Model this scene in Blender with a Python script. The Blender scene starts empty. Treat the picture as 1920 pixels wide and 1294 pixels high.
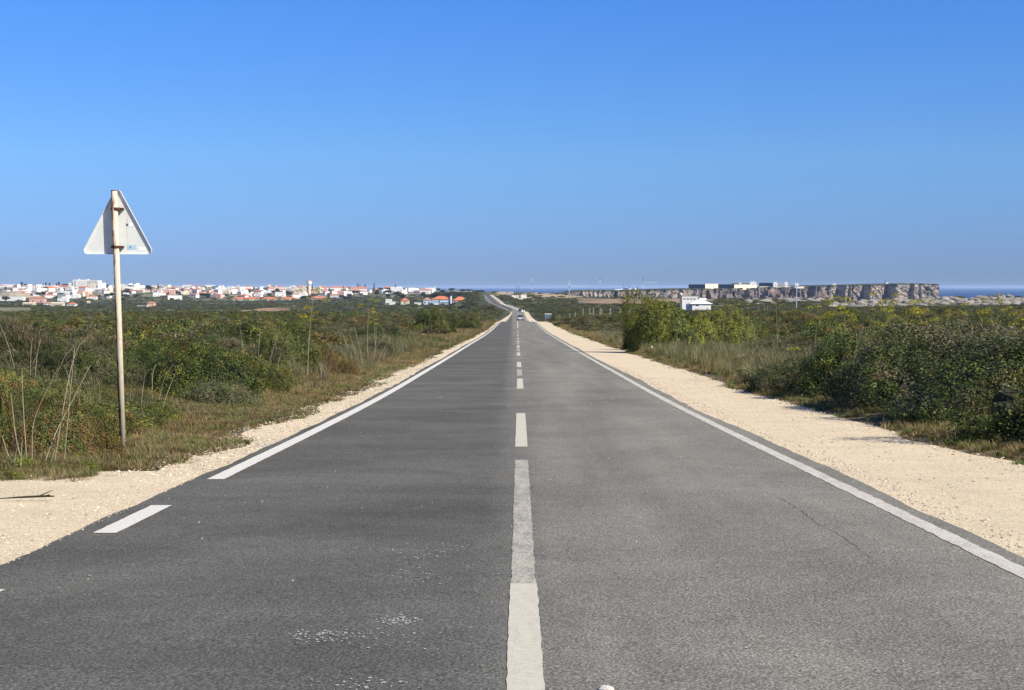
import bpy, math, random
import numpy as np
random.seed(11)
R = math.radians

# ------------------------------------------------------------------ camera, world, sun
scn = bpy.context.scene
col = scn.collection
F = 2700.0          # focal length in pixels of the 1920 px wide photograph
HC = 1.55           # eye height above the asphalt
PITCH = math.atan(109 / F)
cam_d = bpy.data.cameras.new("camera"); cam = bpy.data.objects.new("camera", cam_d); col.objects.link(cam)
cam.location = (0, 0, HC); cam.rotation_euler = (R(90) - PITCH, 0, 0)
cam_d.sensor_width = 36; cam_d.lens = 36 * F / 1920; cam_d.clip_start = 0.1; cam_d.clip_end = 200000
scn.camera = cam

SUN_EL, SUN_AZ = 40.0, 124.0        # azimuth clockwise from +Y (the road's direction)
w = bpy.data.worlds.new("World"); scn.world = w; w.use_nodes = True
nt = w.node_tree; nt.nodes.clear()
sky = nt.nodes.new("ShaderNodeTexSky"); sky.sky_type = 'NISHITA'; sky.sun_disc = False
sky.sun_elevation = R(SUN_EL); sky.sun_rotation = R(SUN_AZ)
sky.air_density = 1.0; sky.dust_density = 0.0; sky.ozone_density = 3.0; sky.altitude = 0
mul = nt.nodes.new("ShaderNodeMix"); mul.data_type = 'RGBA'; mul.blend_type = 'MULTIPLY'
mul.inputs[0].default_value = 1.0
tcw = nt.nodes.new("ShaderNodeTexCoord"); sep = nt.nodes.new("ShaderNodeSeparateXYZ"); rmp = nt.nodes.new("ShaderNodeValToRGB")
nt.links.new(tcw.outputs['Generated'], sep.inputs[0]); nt.links.new(sep.outputs[2], rmp.inputs[0]); nt.links.new(rmp.outputs[0], mul.inputs[7])
SKYC = [(0.0, (.155, .245, .55)), (.024, (.185, .288, .63)), (.088, (.263, .42, .70)), (.19, (.227, .45, .84)), (1.0, (.25, .48, .84))]
while len(rmp.color_ramp.elements) < len(SKYC): rmp.color_ramp.elements.new(.5)
for e_, (p_, c_) in zip(rmp.color_ramp.elements, SKYC): e_.position = p_; e_.color = (*c_, 1)
bgn = nt.nodes.new("ShaderNodeBackground"); bgn.inputs[1].default_value = 0.105
wo = nt.nodes.new("ShaderNodeOutputWorld")
nt.links.new(sky.outputs[0], mul.inputs[6]); nt.links.new(mul.outputs[2], bgn.inputs[0]); nt.links.new(bgn.outputs[0], wo.inputs[0])

sd = bpy.data.lights.new("sun", 'SUN'); sd.energy = 4.8; sd.angle = R(0.5); sd.color = (1, 0.925, 0.80)
so = bpy.data.objects.new("sun", sd); col.objects.link(so)
so.rotation_euler = (R(90 - SUN_EL), 0, R(180 - SUN_AZ))
scn.view_settings.view_transform = 'Standard'; scn.view_settings.look = 'None'
scn.view_settings.exposure = 0.75; scn.view_settings.gamma = 1; scn.view_settings.use_curve_mapping = False
scn.cycles.max_bounces = 6; scn.cycles.diffuse_bounces = 3; scn.cycles.transparent_max_bounces = 8
scn.cycles.volume_bounces = 0
scn.cycles.use_denoising = True

# ------------------------------------------------------------------ helpers
def hsh(ix, iy, seed):
    n = (ix.astype(np.int64) * 374761393 + iy.astype(np.int64) * 668265263 + seed * 982451653) & 0x7fffffff
    n = ((n ^ (n >> 13)) * 1274126177) & 0x7fffffff
    n = n ^ (n >> 16)
    return (n & 0xffff) / 65535.0
def vn(x, y, seed=0):
    x = np.asarray(x, float); y = np.asarray(y, float); x, y = np.broadcast_arrays(x, y)
    ix = np.floor(x); iy = np.floor(y); fx = x - ix; fy = y - iy
    fx = fx * fx * (3 - 2 * fx); fy = fy * fy * (3 - 2 * fy)
    a = hsh(ix, iy, seed); b = hsh(ix + 1, iy, seed); c = hsh(ix, iy + 1, seed); d = hsh(ix + 1, iy + 1, seed)
    return (a * (1 - fx) + b * fx) * (1 - fy) + (c * (1 - fx) + d * fx) * fy
def fbm(x, y, seed=0, o=4):
    s = 0; a = .5; t = 0
    for k in range(o):
        s = s + a * vn(np.asarray(x) * 2 ** k, np.asarray(y) * 2 ** k, seed + k); t += a; a *= .5
    return s / t
def sst(a, b, x): t = np.clip((x - a) / (b - a), 0, 1); return t * t * (3 - 2 * t)

def ray(px, py):
    dx = (px - 960) / F; dy = (647 - py) / F
    Yc = math.cos(PITCH) + dy * math.sin(PITCH); Zc = -math.sin(PITCH) + dy * math.cos(PITCH)
    return dx / Yc, Zc / Yc
def at(px, py, Y):
    a, b = ray(px, py); return (a * Y, Y, HC + b * Y)

def smooth_curve(pts, k=9, lo=-80, hi=6000, n=6081):
    xs = np.linspace(lo, hi, n); ys = np.interp(xs, [p[0] for p in pts], [p[1] for p in pts])
    for _ in range(2):
        ys2 = np.convolve(np.pad(ys, k, mode='edge'), np.ones(2 * k + 1) / (2 * k + 1), mode='valid'); ys = ys2
    return lambda q: np.interp(q, xs, ys)
XC = smooth_curve([(-80, -.2), (0, .02), (16, .105), (31, .19), (68, .3), (241, .95), (447, 1.6), (700, 2.95), (770, 2.9), (850, 0.8), (1000, -10.4), (1100, -14.6), (1500, -25.5), (1750, -34), (6000, -300)])
PZ = smooth_curve([(-80, 1.0), (0, 0.12), (8, -.085), (10, -.15), (12, -.222), (13.7, -.285), (15.8, -.345), (20, -.47), (25, -.62), (31, -.78), (42, -1.0), (52, -1.22), (68, -1.54), (90, -1.97), (107, -2.33), (140, -2.95), (180, -3.55), (241, -4.3),
    (270, -4.95), (300, -5.75), (350, -6.95), (392, -7.65), (447, -8.6), (600, -10.4), (760, -11.5), (800, -12.3), (850, -12.3), (1000, -10.3), (1100, -8.9), (1500, -7.3), (1750, -5.0), (6000, -5)], k=5)

def Y2z(py, Y): return HC + ray(960, py)[1] * Y
# far terrain: for columns of bearing, (distance, height of the ground given as its line of sight)
def colz(lst): return [(Y, z if mode == 'z' else Y2z(z, Y)) for (Y, z, mode) in lst]
zL = [(250, -4.4, 'z'), (400, -7.0, 'z'), (600, -9.8, 'z'), (760, -13, 'z'), (1000, -18, 'z'), (1300, 581, 'y'), (1600, 576, 'y'), (1900, 571, 'y'), (2200, 564, 'y'), (2500, 556, 'y'), (2800, 549, 'y'), (3100, 543, 'y')]
TER = {
 -1600: colz(zL + [(3400, 539, 'y'), (4300, 536, 'y'), (4600, -60, 'z')]),
 0: colz(zL + [(3400, 536, 'y'), (3800, 538, 'y'), (4100, -60, 'z')]),
 180: colz(zL[:-2] + [(2800, 547, 'y'), (3100, 540, 'y'), (3400, 537, 'y'), (3800, 539, 'y'), (4100, -60, 'z')]),
 450: colz(zL + [(3400, 541, 'y'), (3700, 542, 'y'), (3950, -60, 'z')]),
 760: colz(zL[:5] + [(1300, 574, 'y'), (1450, 571.5, 'y'), (1700, 568, 'y'), (2200, 560, 'y'), (2500, 554, 'y'), (2800, 549, 'y'), (3100, 545, 'y'), (3400, 543.5, 'y'), (3700, 544, 'y'), (3950, -60, 'z')]),
 890: colz(zL[:4] + [(1000, -14, 'z'), (1300, 572, 'y'), (1450, 570, 'y'), (1700, 565, 'y'), (2200, 556, 'y'), (2600, 550, 'y'), (3000, 546.5, 'y'), (3300, 546, 'y'), (3500, -60, 'z')]),
 1000: colz([(250, -4.2, 'z'), (400, -7.0, 'z'), (600, -9.8, 'z'), (760, -12, 'z'), (850, -12.6, 'z'), (1000, 574, 'y'), (1150, 569, 'y'), (1500, 559, 'y'), (1900, 553, 'y'), (2400, 548, 'y'), (2700, 547, 'y'), (2850, -60, 'z')]),
 1100: colz([(250, -3.9, 'z'), (360, -5.8, 'z'), (500, -8.0, 'z'), (700, -10, 'z'), (1000, 573, 'y'), (1200, 569, 'y'), (1500, 564, 'y'), (1900, 559, 'y'), (2380, 556, 'y'), (2700, -60, 'z')]),
 1290: colz([(250, -3.9, 'z'), (360, -6.0, 'z'), (500, -8.2, 'z'), (690, -10.3, 'z'), (1000, 572, 'y'), (1200, 568, 'y'), (1500, 562, 'y'), (1900, 560, 'y'), (2300, 561, 'y'), (2500, -60, 'z')]),
 1350: colz([(250, -3.9, 'z'), (360, -5.9, 'z'), (500, -8.0, 'z'), (690, -10.2, 'z'), (1000, 570, 'y'), (1200, 566, 'y'), (1400, 562, 'y'), (1700, 562, 'y'), (2000, -60, 'z')]),
 1440: colz([(250, -3.6, 'z'), (360, -5.0, 'z'), (500, -6.9, 'z'), (700, -8.4, 'z'), (1000, 567, 'y'), (1200, 564, 'y'), (1400, 561.5, 'y'), (1600, 562, 'y'), (1760, -60, 'z')]),
 1560: colz([(250, -3.6, 'z'), (360, -4.9, 'z'), (500, -6.8, 'z'), (700, -8.4, 'z'), (900, 569, 'y'), (1150, 564, 'y'), (1300, 561, 'y'), (1420, -60, 'z')]),
 1760: colz([(250, -3.5, 'z'), (360, -4.8, 'z'), (500, -6.4, 'z'), (620, -7.2, 'z'), (700, 571, 'y'), (850, 560, 'y'), (930, 559, 'y'), (1020, -60, 'z')]),
 1930: colz([(250, -3.4, 'z'), (360, -4.6, 'z'), (500, -6.2, 'z'), (620, -6.8, 'z'), (700, 569, 'y'), (850, 556.5, 'y'), (930, 556, 'y'), (1020, -60, 'z')]),
 3600: colz([(250, -2.5, 'z'), (500, -4.0, 'z'), (700, -5, 'z'), (850, -6, 'z'), (1000, -60, 'z')]),
}
TK = sorted(TER); TU = np.array([(k - 960) / F for k in TK])
YS = np.linspace(0, 6000, 1201)
TZ = []
for k in TK:
    z = np.interp(YS, [p[0] for p in TER[k]], [p[1] for p in TER[k]])
    zz = np.convolve(np.pad(z, 3, mode='edge'), np.ones(7) / 7, mode='valid')
    TZ.append(zz)
TZ = np.array(TZ)
def gz(x, Y):
    """height of the ground"""
    x = np.asarray(x, float); Y = np.asarray(Y, float); x, Y = np.broadcast_arrays(x, Y)
    Yc = np.clip(Y, 1, 5999)
    u = np.clip(x / np.maximum(Yc, 200), TU[0], TU[-1] - 1e-6)
    ci = np.clip(np.searchsorted(TU, u) - 1, 0, len(TU) - 2); t = (u - TU[ci]) / (TU[ci + 1] - TU[ci])
    fy = Yc / 5.0; yi = np.clip(fy.astype(int), 0, 1199); ty = fy - yi
    def g(c): return TZ[c, yi] * (1 - ty) + TZ[c, yi + 1] * ty
    zt = g(ci) * (1 - t) + g(ci + 1) * t
    d = x - XC(Y)
    P = PZ(Y)
    near = P + np.where(d > 0, .10 * sst(5.2, 7, d) + .12 * sst(7, 30, d), .05 * sst(3.6, 5.5, -d) + .1 * sst(4.5, 9, -d)) + (fbm(x / 6, Y / 6, 3, 3) - .5) * .28 * sst(4.5, 9, np.abs(d))
    z = near * (1 - sst(110, 260, Y)) + (zt + (fbm(x / 40, Y / 40, 5, 4) - .5) * np.clip(Y / 500, .5, 2.2)) * sst(110, 260, Y)
    side = 6 + 0.006 * np.maximum(Y, 0)
    k = sst(side, side * 2.2, np.abs(d))
    k = np.where(Y < 110, 1, k); k = np.where(Y > 1800, 1, k)
    z = P * (1 - k) + z * k
    lay_ = (1 - sst(14.0, 14.9, Y)) * (1 - sst(13, 16, -d)) * (d < 0) * (Y > -40); z = z * (1 - lay_) + P * lay_
    lim = np.where((d < 0) & (Y < 14.4), 14., 5.0); road = 1 - sst(lim, lim + .6, np.abs(d)); road = np.where((Y > -70) & (Y < 1540), road, 0)
    return z - .035 * road
def g1(x, Y): return float(gz(np.array([x]), np.array([Y]))[0])
def hit(px, py, ymin=4):
    a, b = ray(px, py)
    Ys = np.exp(np.linspace(math.log(ymin), math.log(4500), 4000)); g = gz(a * Ys, Ys) - (HC + b * Ys)
    i = np.argmax(g > 0)
    return (a * Ys[i], float(Ys[i]), float(gz(np.array([a * Ys[i]]), np.array([Ys[i]]))[0]))

def tag(o, label=None, cat=None, group=None, kind=None):
    if label: o['label'] = label
    if cat: o['category'] = cat
    if group: o['group'] = group
    if kind: o['kind'] = kind
    return o
def empty(name, loc=(0, 0, 0), rz=0, label=None, cat=None, group=None):
    o = bpy.data.objects.new(name, None); o.location = loc; o.rotation_euler = (0, 0, rz); o.empty_display_size = .3
    col.objects.link(o); return tag(o, label, cat, group)
def make_mesh(name, V, faces, mat, cols=None, smooth=False):
    """faces: list of (n,k) int arrays"""
    me = bpy.data.meshes.new(name)
    V = np.asarray(V, np.float32).reshape(-1, 3)
    if isinstance(faces, np.ndarray): faces = [faces]
    faces = [np.asarray(f, np.int32) for f in faces if len(f)]
    nl = sum(f.size for f in faces); nf = sum(len(f) for f in faces)
    me.vertices.add(len(V)); me.vertices.foreach_set("co", V.ravel())
    me.loops.add(nl); me.loops.foreach_set("vertex_index", np.concatenate([f.ravel() for f in faces]))
    me.polygons.add(nf)
    tot = np.concatenate([np.full(len(f), f.shape[1], np.int32) for f in faces]); st = np.concatenate([[0], np.cumsum(tot)[:-1]]).astype(np.int32)
    me.polygons.foreach_set("loop_start", st); me.polygons.foreach_set("loop_total", tot)
    me.polygons.foreach_set("use_smooth", np.full(nf, bool(smooth)))
    if cols is not None:
        a = me.attributes.new("col", 'FLOAT_COLOR', 'POINT'); c = np.ones((len(V), 4), np.float32); c[:, :3] = cols; a.data.foreach_set("color", c.ravel())
    me.update(calc_edges=True); me.validate()
    if mat: me.materials.append(mat)
    return me
def link(name, me, parent=None, loc=(0, 0, 0), **kw):
    o = bpy.data.objects.new(name, me); o.location = loc; o.parent = parent; col.objects.link(o); return tag(o, **kw)
class MB:
    def __init__(s): s.v = []; s.f = {}; s.n = 0
    def add(s, V, Fc):
        for f in Fc: s.f.setdefault(len(f), []).append([i + s.n for i in f])
        s.v += [tuple(map(float, p)) for p in V]; s.n += len(V)
    def box(s, x0, x1, y0, y1, z0, z1):
        s.add([(x0, y0, z0), (x1, y0, z0), (x1, y1, z0), (x0, y1, z0), (x0, y0, z1), (x1, y0, z1), (x1, y1, z1), (x0, y1, z1)],
              [(0, 3, 2, 1), (4, 5, 6, 7), (0, 1, 5, 4), (1, 2, 6, 5), (2, 3, 7, 6), (3, 0, 4, 7)])
    def tube(s, pts, rad, n=8, cap=True):
        pts = [np.array(p, float) for p in pts]
        if not hasattr(rad, '__len__'): rad = [rad] * len(pts)
        rings = []
        for i, p in enumerate(pts):
            t = pts[min(i + 1, len(pts) - 1)] - pts[max(i - 1, 0)]; t /= (np.linalg.norm(t) + 1e-9)
            a = np.cross(t, (0, 0, 1)) if abs(t[2]) < .95 else np.cross(t, (0, 1, 0)); a /= np.linalg.norm(a); b = np.cross(t, a)
            rings.append([p + rad[i] * (math.cos(k * 2 * math.pi / n) * a + math.sin(k * 2 * math.pi / n) * b) for k in range(n)])
        V = [q for r_ in rings for q in r_]; Fc = []
        for i in range(len(pts) - 1):
            for k in range(n): Fc.append((i * n + k, (i + 1) * n + k, (i + 1) * n + (k + 1) % n, i * n + (k + 1) % n))
        if cap: Fc.append(tuple(range(n))); Fc.append(tuple((len(pts) - 1) * n + k for k in reversed(range(n))))
        s.add(V, Fc)
    def lathe(s, prof, c=(0, 0, 0), n=16):
        s.tube([(c[0], c[1], c[2] + z) for r_, z in prof], [max(r_, 1e-3) for r_, z in prof], n)
    def hip(s, x0, x1, y0, y1, z0, z1, ridge=None):
        """hipped roof with a ridge along x (or y when deeper)"""
        w_, d_ = x1 - x0, y1 - y0
        if w_ >= d_: i = min(d_ / 2, w_ / 2 - .01) if ridge is None else ridge; a, b = (x0 + i, (y0 + y1) / 2, z1), (x1 - i, (y0 + y1) / 2, z1)
        else: i = w_ / 2; a, b = ((x0 + x1) / 2, y0 + i, z1), ((x0 + x1) / 2, y1 - i, z1)
        t = .18
        V = [(x0, y0, z0), (x1, y0, z0), (x1, y1, z0), (x0, y1, z0), (x0, y0, z0 + t), (x1, y0, z0 + t), (x1, y1, z0 + t), (x0, y1, z0 + t), a, b]
        Fc = [(0, 3, 2, 1), (0, 1, 5, 4), (1, 2, 6, 5), (2, 3, 7, 6), (3, 0, 4, 7)]
        if w_ >= d_: Fc += [(4, 5, 9, 8), (5, 6, 9), (6, 7, 8, 9), (7, 4, 8)]
        else: Fc += [(4, 5, 8), (5, 6, 9, 8), (6, 7, 9), (7, 4, 8, 9)]
        s.add(V, Fc)
    def gable(s, x0, x1, y0, y1, z0, z1):
        ym = (y0 + y1) / 2
        s.add([(x0, y0, z0), (x1, y0, z0), (x1, y1, z0), (x0, y1, z0), (x0, ym, z1), (x1, ym, z1)], [(0, 3, 2, 1), (0, 1, 5, 4), (2, 3, 4, 5), (1, 2, 5), (3, 0, 4)])
    def mesh(s, name, mat, smooth=False):
        return make_mesh(name, s.v, [np.array(f) for f in s.f.values()], mat, smooth=smooth)
    def build(s, name, mat, parent=None, loc=(0, 0, 0), smooth=False, **kw):
        return link(name, s.mesh(name, mat, smooth), parent, loc, **kw)

# ------------------------------------------------------------------ materials
def mat(name, base=(.5, .5, .5), rough=.8, spec=.3, metal=0):
    m = bpy.data.materials.new(name); m.use_nodes = True
    b = m.node_tree.nodes['Principled BSDF']; b.inputs['Base Color'].default_value = (*base, 1)
    b.inputs['Roughness'].default_value = rough; b.inputs['Metallic'].default_value = metal; b.inputs['Specular IOR Level'].default_value = spec
    return m
class N:
    def __init__(s, m): s.t = m.node_tree; s.b = s.t.nodes['Principled BSDF']; s.co = s.t.nodes.new('ShaderNodeTexCoord').outputs['Object']
    def new(s, k, **kw):
        n = s.t.nodes.new(k)
        for a, v in kw.items(): setattr(n, a, v)
        return n
    def L(s, a, b): s.t.links.new(a, b)
    def map(s, sc, loc=(0, 0, 0)):
        m = s.new('ShaderNodeMapping'); m.inputs['Scale'].default_value = sc; m.inputs['Location'].default_value = loc; s.L(s.co, m.inputs['Vector']); return m.outputs[0]
    def noise(s, scale, detail=4, rough=.6, vec=None, dist=0):
        n = s.new('ShaderNodeTexNoise'); n.inputs['Scale'].default_value = scale; n.inputs['Detail'].default_value = detail; n.inputs['Roughness'].default_value = rough; n.inputs['Distortion'].default_value = dist
        s.L(vec or s.co, n.inputs['Vector']); return n.outputs['Fac']
    def voro(s, scale, vec=None, feature='F1', out='Distance'):
        n = s.new('ShaderNodeTexVoronoi', feature=feature); n.inputs['Scale'].default_value = scale; s.L(vec or s.co, n.inputs['Vector']); return n.outputs[out]
    def ramp(s, fac, stops, interp='LINEAR'):
        n = s.new('ShaderNodeValToRGB'); n.color_ramp.interpolation = interp
        el = n.color_ramp.elements
        while len(el) < len(stops): el.new(.5)
        for e, (p, c) in zip(el, stops): e.position = p; e.color = (*(c if hasattr(c, '__len__') else (c, c, c)), 1)
        s.L(fac, n.inputs[0]); return n.outputs[0]
    def mix(s, fac, a, b, blend='MIX'):
        n = s.new('ShaderNodeMix', data_type='RGBA', blend_type=blend)
        for i, v in ((0, fac), (6, a), (7, b)):
            if isinstance(v, (int, float)): n.inputs[i].default_value = v if i == 0 else (v, v, v, 1)
            elif isinstance(v, tuple): n.inputs[i].default_value = (*v, 1)
            else: s.L(v, n.inputs[i])
        return n.outputs[2]
    def math(s, op, a, b=0.):
        n = s.new('ShaderNodeMath', operation=op)
        for i, v in ((0, a), (1, b)):
            if isinstance(v, (int, float)): n.inputs[i].default_value = v
            else: s.L(v, n.inputs[i])
        return n.outputs[0]
    def attr(s, name='col'): n = s.new('ShaderNodeAttribute'); n.attribute_name = name; return n.outputs['Color']
    def rnd(s): return s.new('ShaderNodeObjectInfo').outputs['Random']
    def base(s, c): s.L(c, s.b.inputs['Base Color'])
    def bump(s, h, strength=.5, dist=.01):
        n = s.new('ShaderNodeBump'); n.inputs['Strength'].default_value = strength; n.inputs['Distance'].default_value = dist
        s.L(h, n.inputs['Height']); s.L(n.outputs[0], s.b.inputs['Normal'])

def leaf_mat(name, rough=.6, trans=.12):
    m = mat(name, rough=rough, spec=.25); n = N(m)
    oi = n.new('ShaderNodeObjectInfo'); ln_ = n.noise(.13, 3, .6, oi.outputs['Location']); ln2 = n.noise(.31, 2, .6, oi.outputs['Location'])
    v = n.math('MULTIPLY', n.math('ADD', n.math('MULTIPLY', n.rnd(), .35), .90), n.math('ADD', n.math('MULTIPLY', ln2, .8), .6))
    c = n.mix(1.0, n.attr(), n.mix(1.0, (1., 1., 1.), v, 'MULTIPLY'), 'MULTIPLY')
    c = n.mix(n.ramp(ln_, [(.42, 0), (.62, 1)]), c, n.mix(1.0, c, (1.16, 1.03, 1.03), 'MULTIPLY'))
    n.base(c)
    tr = n.new('ShaderNodeBsdfTranslucent'); n.L(n.mix(1.0, c, (1.1, 1.15, .6), 'MULTIPLY'), tr.inputs['Color'])
    ms = n.new('ShaderNodeMixShader'); ms.inputs[0].default_value = trans
    n.L(n.b.outputs[0], ms.inputs[1]); n.L(tr.outputs[0], ms.inputs[2]); n.L(ms.outputs[0], n.t.nodes['Material Output'].inputs['Surface'])
    return m
M_leaf = leaf_mat('leaf'); M_blade = leaf_mat('grass blade', .6, .3)
def rocky(name, c1, c2, sc=.6, bump=.5, bd=.1, c3=None):
    m = mat(name, rough=.9, spec=.15); n = N(m)
    c = n.ramp(n.noise(sc, 6, .65), [(.32, c1), (.68, c2)])
    if c3: c = n.mix(n.ramp(n.noise(sc * .37, 4, .6), [(.5, 0), (.66, 1)]), c, c3)
    n.base(c); n.bump(n.noise(sc * 3, 6, .7), bump, bd); return m
M_bark_core = rocky('woody stems and shade core', (.03, .028, .018), (.065, .055, .036), 8, .6, .02)  # also colours the dark core added inside each bush
M_dry = rocky('dry pale stalk', (.2, .17, .105), (.36, .315, .21), 12, .3, .01)
M_fennelstalk = rocky('fennel stalk', (.17, .18, .085), (.27, .27, .15), 12, .3, .01)
M_rock = rocky('weathered limestone', (.15, .14, .12), (.33, .3, .255), .9, .8, .15, (.09, .085, .07))
M_white = mat('white render', (.8, .79, .76), .8); n_ = N(M_white); n_.base(n_.ramp(n_.noise(.8, 4), [(.3, (.66, .64, .59)), (.7, (.76, .74, .69))]))
M_cream = mat('cream render', (.6, .52, .38), .85)
M_pink = mat('pink render', (.62, .36, .29), .85)
M_tan = mat('tan render', (.52, .42, .31), .85)
M_grey = mat('grey concrete', (.36, .35, .32), .9)
def tiles(name, a, b):
    m = mat(name, rough=.85, spec=.2); n = N(m)
    c = n.ramp(n.noise(.9, 5, .7), [(.3, a), (.7, b)])
    wv = n.new('ShaderNodeTexWave'); wv.inputs['Scale'].default_value = 1.6; n.L(n.co, wv.inputs['Vector']); n.base(c); n.bump(wv.outputs['Fac'], .6, .05); return m
M_tile = tiles('terracotta roof tiles', (.38, .12, .055), (.58, .22, .11))
M_tile2 = tiles('weathered roof tiles', (.34, .16, .1), (.5, .27, .17))
M_darkwin = mat('dark window glass', (.03, .035, .045), .15, .6)
M_bluewall = mat('pale blue render', (.5, .6, .68), .8)
M_steel = mat('galvanised steel', (.5, .51, .52), .45, .5, .6)
M_post = rocky('weathered timber', (.17, .16, .125), (.28, .26, .2), 3, .4, .03)
M_mast = mat('pale grey painted steel', (.42, .48, .56), .6)
M_slate_shade = rocky('dark stone and shaded rampart', (.09, .09, .095), (.16, .155, .15), .15, .5, .3)  # on ramparts turned from the sun, shade is put into this dark colour
M_rampart_lit = rocky('sunlit sand coloured rampart', (.62, .52, .36), (.74, .64, .48), .1, .3, .2)  # lit copy of the rampart stone, sunlight put into the pale colour

# asphalt
M_asph = mat('asphalt', rough=1, spec=.08); n = N(M_asph)
fine = n.noise(62, 4, .8); grain = n.voro(60, feature='F1')
stretch = n.noise(1, 4, .55, n.map((.28, .5, 1)))
sx = n.new('ShaderNodeSeparateXYZ'); n.L(n.co, sx.inputs[0])
lane = n.ramp(n.math('ADD', n.math('ADD', sx.outputs[0], n.math('MULTIPLY', n.noise(.8, 4, .6), .5)), .0), [(.0, 0), (.55, 1)])
wob = n.noise(1, 3, .5, n.map((1.2, .06, 1)))
c_l = n.ramp(stretch, [(.25, (.080, .0795, .071)), (.5, (.099, .0975, .086)), (.75, (.116, .113, .097))])
c_r = n.ramp(wob, [(.3, (.145, .141, .121)), (.5, (.176, .170, .144)), (.7, (.21, .2, .165))])
tr_ = n.noise(1, 5, .6, n.map((.35, 1.6, 1), (3, 1, 0)))
c_l = n.mix(1.0, c_l, n.ramp(tr_, [(.3, .88), (.7, 1.1)]), 'MULTIPLY')
c = n.mix(lane, c_l, c_r)
c = n.mix(1.0, c, n.ramp(n.noise(.45, 6, .7, dist=.6), [(.33, .84), (.66, 1.15)]), 'MULTIPLY')
c = n.mix(1.0, c, n.ramp(n.noise(9, 5, .7), [(.3, .9), (.7, 1.1)]), 'MULTIPLY')
c = n.mix(1.0, c, n.ramp(fine, [(.30, .3), (.5, .92), (.70, 2.1)]), 'MULTIPLY')
spk = n.ramp(n.voro(38, out='Color'), [(.93, 0), (.98, 1)])
c = n.mix(n.math('MULTIPLY', spk, .35), c, (.22, .2, .165))
n.base(c); n.bump(n.math('ADD', fine, n.math('MULTIPLY', grain, .8)), .9, .006)

# line paint: worn road paint
def paint(name, a, b, wear):
    m = mat(name, rough=.9, spec=.1); n = N(m)
    c = n.ramp(n.noise(22, 5, .7), [(.3, a), (.7, b)])
    f = n.noise(75, 3, .8); g = n.noise(1, 5, .65, n.map((9, 2.5, 1)))
    k = n.math('ADD', n.math('MULTIPLY', f, .8), n.math('MULTIPLY', g, .25))
    n.base(n.mix(n.ramp(k, [(wear, 1), (wear + .16, 0)]), c, (.09, .09, .085)))
    n.bump(f, .7, .005); return m
M_lineW = paint('white road paint', (.50, .48, .42), (.60, .575, .51), .28)
M_lineC = paint('cream road paint', (.40, .375, .30), (.50, .47, .38), .28)
M_lineG = paint('worn road paint', (.38, .355, .29), (.47, .44, .36), .42)
M_lineR = paint('worn edge paint', (.45, .42, .35), (.55, .52, .44), .37)

# gravel
M_grav = mat('crushed limestone gravel', rough=.95, spec=.1); n = N(M_grav)
v1 = n.voro(62, out='Color'); v2 = n.voro(62)
c = n.ramp(v1, [(.0, (.44, .365, .25)), (.5, (.56, .475, .335)), (1., (.68, .595, .43))])
c = n.mix(1.0, c, n.ramp(n.noise(1.3, 5, .7), [(.3, (.9, .87, .82)), (.7, (1.06, 1.04, 1.0))]), 'MULTIPLY')
c = n.mix(n.ramp(n.noise(55, 3, .8), [(.27, 1), (.37, 0)]), c, (.2, .16, .105))
c = n.mix(n.ramp(n.noise(.7, 5, .7, n.map((1, .6, 1), (4, 9, 0))), [(.55, 0), (.72, .45)]), c, (.36, .325, .265))
n.base(c); n.bump(n.math('SUBTRACT', n.noise(90, 4, .8), v2), .7, .007)

# ground: colour painted per vertex (soil, field, rock) with fine grain
M_ground = mat('ground', rough=.95, spec=.1); n = N(M_ground)
c = n.mix(1.0, n.attr(), n.ramp(n.noise(3.2, 8, .75), [(.3, .6), (.7, 1.4)]), 'MULTIPLY')
c = n.mix(1.0, c, n.ramp(n.noise(.09, 8, .7), [(.36, .62), (.64, 1.35)]), 'MULTIPLY')
n.base(c); n.bump(n.noise(6, 8, .75), .8, .08)
# cliffs
M_cliff = mat('limestone cliff', rough=.95, spec=.1); n = N(M_cliff)
c = n.ramp(n.noise(1, 6, .7, n.map((.03, .03, .06))), [(.3, (.15, .138, .122)), (.5, (.27, .25, .22)), (.7, (.42, .39, .34))])
c = n.mix(1.0, c, n.attr(), 'MULTIPLY'); n.base(c); n.bump(n.noise(1, 8, .75, n.map((.1, .1, .22))), 1, 2.5)
M_sea = mat('sea water', (.006, .042, .14), .7, .1); n = N(M_sea)
n.bump(n.noise(.02, 8, .7), .4, 1.5)

# ------------------------------------------------------------------ the setting
# ground sheet
def geo(start, step, k, end):
    o = []; v = start
    while v < end: o.append(v); v += step; step *= k
    return o + [end]
xr = geo(9, .4, 1.055, 6000)
xs = np.array([-v for v in reversed(xr)] + list(np.arange(-8.6, 8.8, .4)) + xr)
ys = np.array([-900, -600, -400, -250, -160, -120, -90, -70, -50, -35, -20, -10, -4] + list(np.arange(0, 60, .5)) + geo(60, .55, 1.016, 5600))
X, Yg = np.meshgrid(xs, ys)
Xs = X + XC(Yg) * (np.abs(X) < 40) * 1.0
Z = gz(Xs, Yg)
Z = np.where(np.abs(X) > 5200, -60, Z)
ny, nx = X.shape
V = np.stack([Xs, Yg, Z], -1).reshape(-1, 3)
ii = (np.arange(ny - 1)[:, None] * nx + np.arange(nx - 1)[None, :]).ravel()
Fq = np.stack([ii, ii + 1, ii + nx + 1, ii + nx], 1)
d = Xs - XC(Yg); u = Xs / np.maximum(Yg, 1); PX = u * F + 960
soil = np.array((.2, .15, .09)); heath = np.array((.062, .062, .034)); dark = np.array((.05, .058, .036)); brown = np.array((.26, .18, .105)); rockc = np.array((.26, .235, .19)); pale = np.array((.42, .33, .22)); olive = np.array((.12, .115, .055))
C = np.ones((ny, nx, 3)) * heath
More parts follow.
